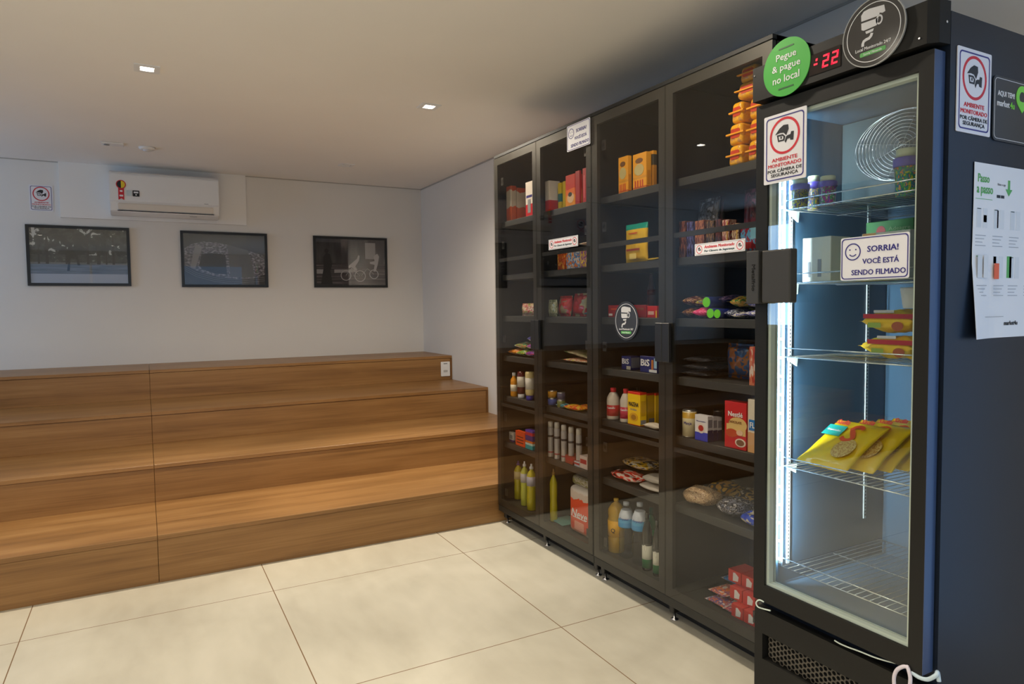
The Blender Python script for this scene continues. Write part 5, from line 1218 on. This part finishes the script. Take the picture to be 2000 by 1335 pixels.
text('Baixe o app', M_grey, t, .135, .420, .04, .008, .0012, .0018)
MB().prism([(.168, .435), (.178, .435), (.178, .41), (.19, .41), (.173, .392), (.156, .41), (.168, .41)], .0012, .0018).done('green_arrow', M_green, t)
PP('store_badge', M_ink, .112, .384, .13, .392); PP('store_badge', M_ink, .133, .384, .150, .392)
rows = [(.30, .352), (.165, .225)]
for ri, (v0, v1) in enumerate(rows):
    for ci in range(4):
        u = .015+.085*ci
        PP('screen_picture', mat('pale_screen', (.68, .72, .76), .6), u, v0, u+.022, v1); PP('screen_picture', mat('pale_screen2', (.74, .77, .80), .6), u+.03, v0, u+.052, v1)
        PP('screen_bar', M_green, u+.002, v1-.003, u+.02, v1-.001) if (ri, ci) != (1, 1) else None
        for q in range(4): PP('caption_line', mat('grey_line', (.42, .44, .48), .6), u-.004, v0-.022-.009*q, u+.046-(q % 3)*.008, v0-.020-.009*q)
PP('screen_print', M_ink, .048, .315, .064, .334); PP('screen_print', M_red, .116, .302, .119, .35); PP('screen_print', M_ink, .119, .302, .123, .35)
PP('phone_picture', PK((236, 96, 50)), .098, .162, .122, .205); PP('phone_picture', M_grey, .102, .205, .116, .224)
PP('phone_picture', M_green, .172, .166, .196, .226)
text('market4u', M_ink, t, .20, .040, .07, .012, .0012, .0018, .02)
PP('footer_line', M_grey, .012, .058, .15, .0592)

# ---------- cords under the door
def PT(px, py, X):
    z = .4
    for _ in range(8):
        y = Yp(px, X, z); z = Zp(py, X, y)
    return (X, y, z)
def cord(name, label, pts, r, m, X0, sub=6):
    P = [Vector(PT(px, py, X)) for px, py, X in pts]
    out = []
    for i in range(len(P)-1):
        p0 = P[max(i-1, 0)]; p1 = P[i]; p2 = P[i+1]; p3 = P[min(i+2, len(P)-1)]
        for k in range(sub):
            s = k/sub; out.append(.5*((2*p1)+(p2-p0)*s+(2*p0-5*p1+4*p2-p3)*s*s+(3*p1-p0-3*p2+p3)*s**3))
    out.append(P[-1]); o0 = P[0].copy()
    b = MB().rail([q-o0 for q in out], r, 8); o = b.done(name, m, None, o0); tag(o, label, 'cable'); return o
cord('looped_cable', 'pinkish white cable hanging in a loop under the freezer door', [(1775, 1303, 1.784), (1764, 1301, 1.780), (1751, 1309, 1.778), (1746, 1326, 1.776), (1750, 1350, 1.776), (1762, 1362, 1.776), (1774, 1350, 1.778), (1778, 1326, 1.780), (1774, 1306, 1.782), (1770, 1300, 1.784)], .0052, mat('pink_cable', (.66, .60, .66), .4), 0)
cord('door_wire', 'thin white wire running in the gap below the freezer door', [(1630, 1250, 1.795), (1640, 1256, 1.795), (1656, 1263, 1.794), (1678, 1271, 1.794), (1708, 1283, 1.794), (1735, 1291, 1.794), (1762, 1297, 1.793)], .0022, M_gask, 0)
cord('hinge_wire', 'short pale wire looped at the lower left corner of the freezer door', [(1492, 1175, 1.785), (1483, 1171, 1.780), (1477, 1176, 1.780), (1480, 1184, 1.780), (1490, 1188, 1.784), (1505, 1192, 1.79)], .0024, M_gask, 0)
o = cord('taped_cable', 'white taped cable end at the lower right corner of the freezer door', [(1781, 1312, 1.79), (1795, 1322, 1.785), (1812, 1326, 1.785), (1828, 1318, 1.79), (1831, 1312, 1.80), (1834, 1330, 1.80)], .0055, mat('tape_white', (.5, .62, .68), .4), 0)
cord('floor_cable', 'thin white cable on the floor from the steps to the cabinet foot', [(940, 1025, 2.02), (965, 1018.5, 2.08), (1000, 1013, 2.14)], .0018, M_pwhite, 0) if False else None
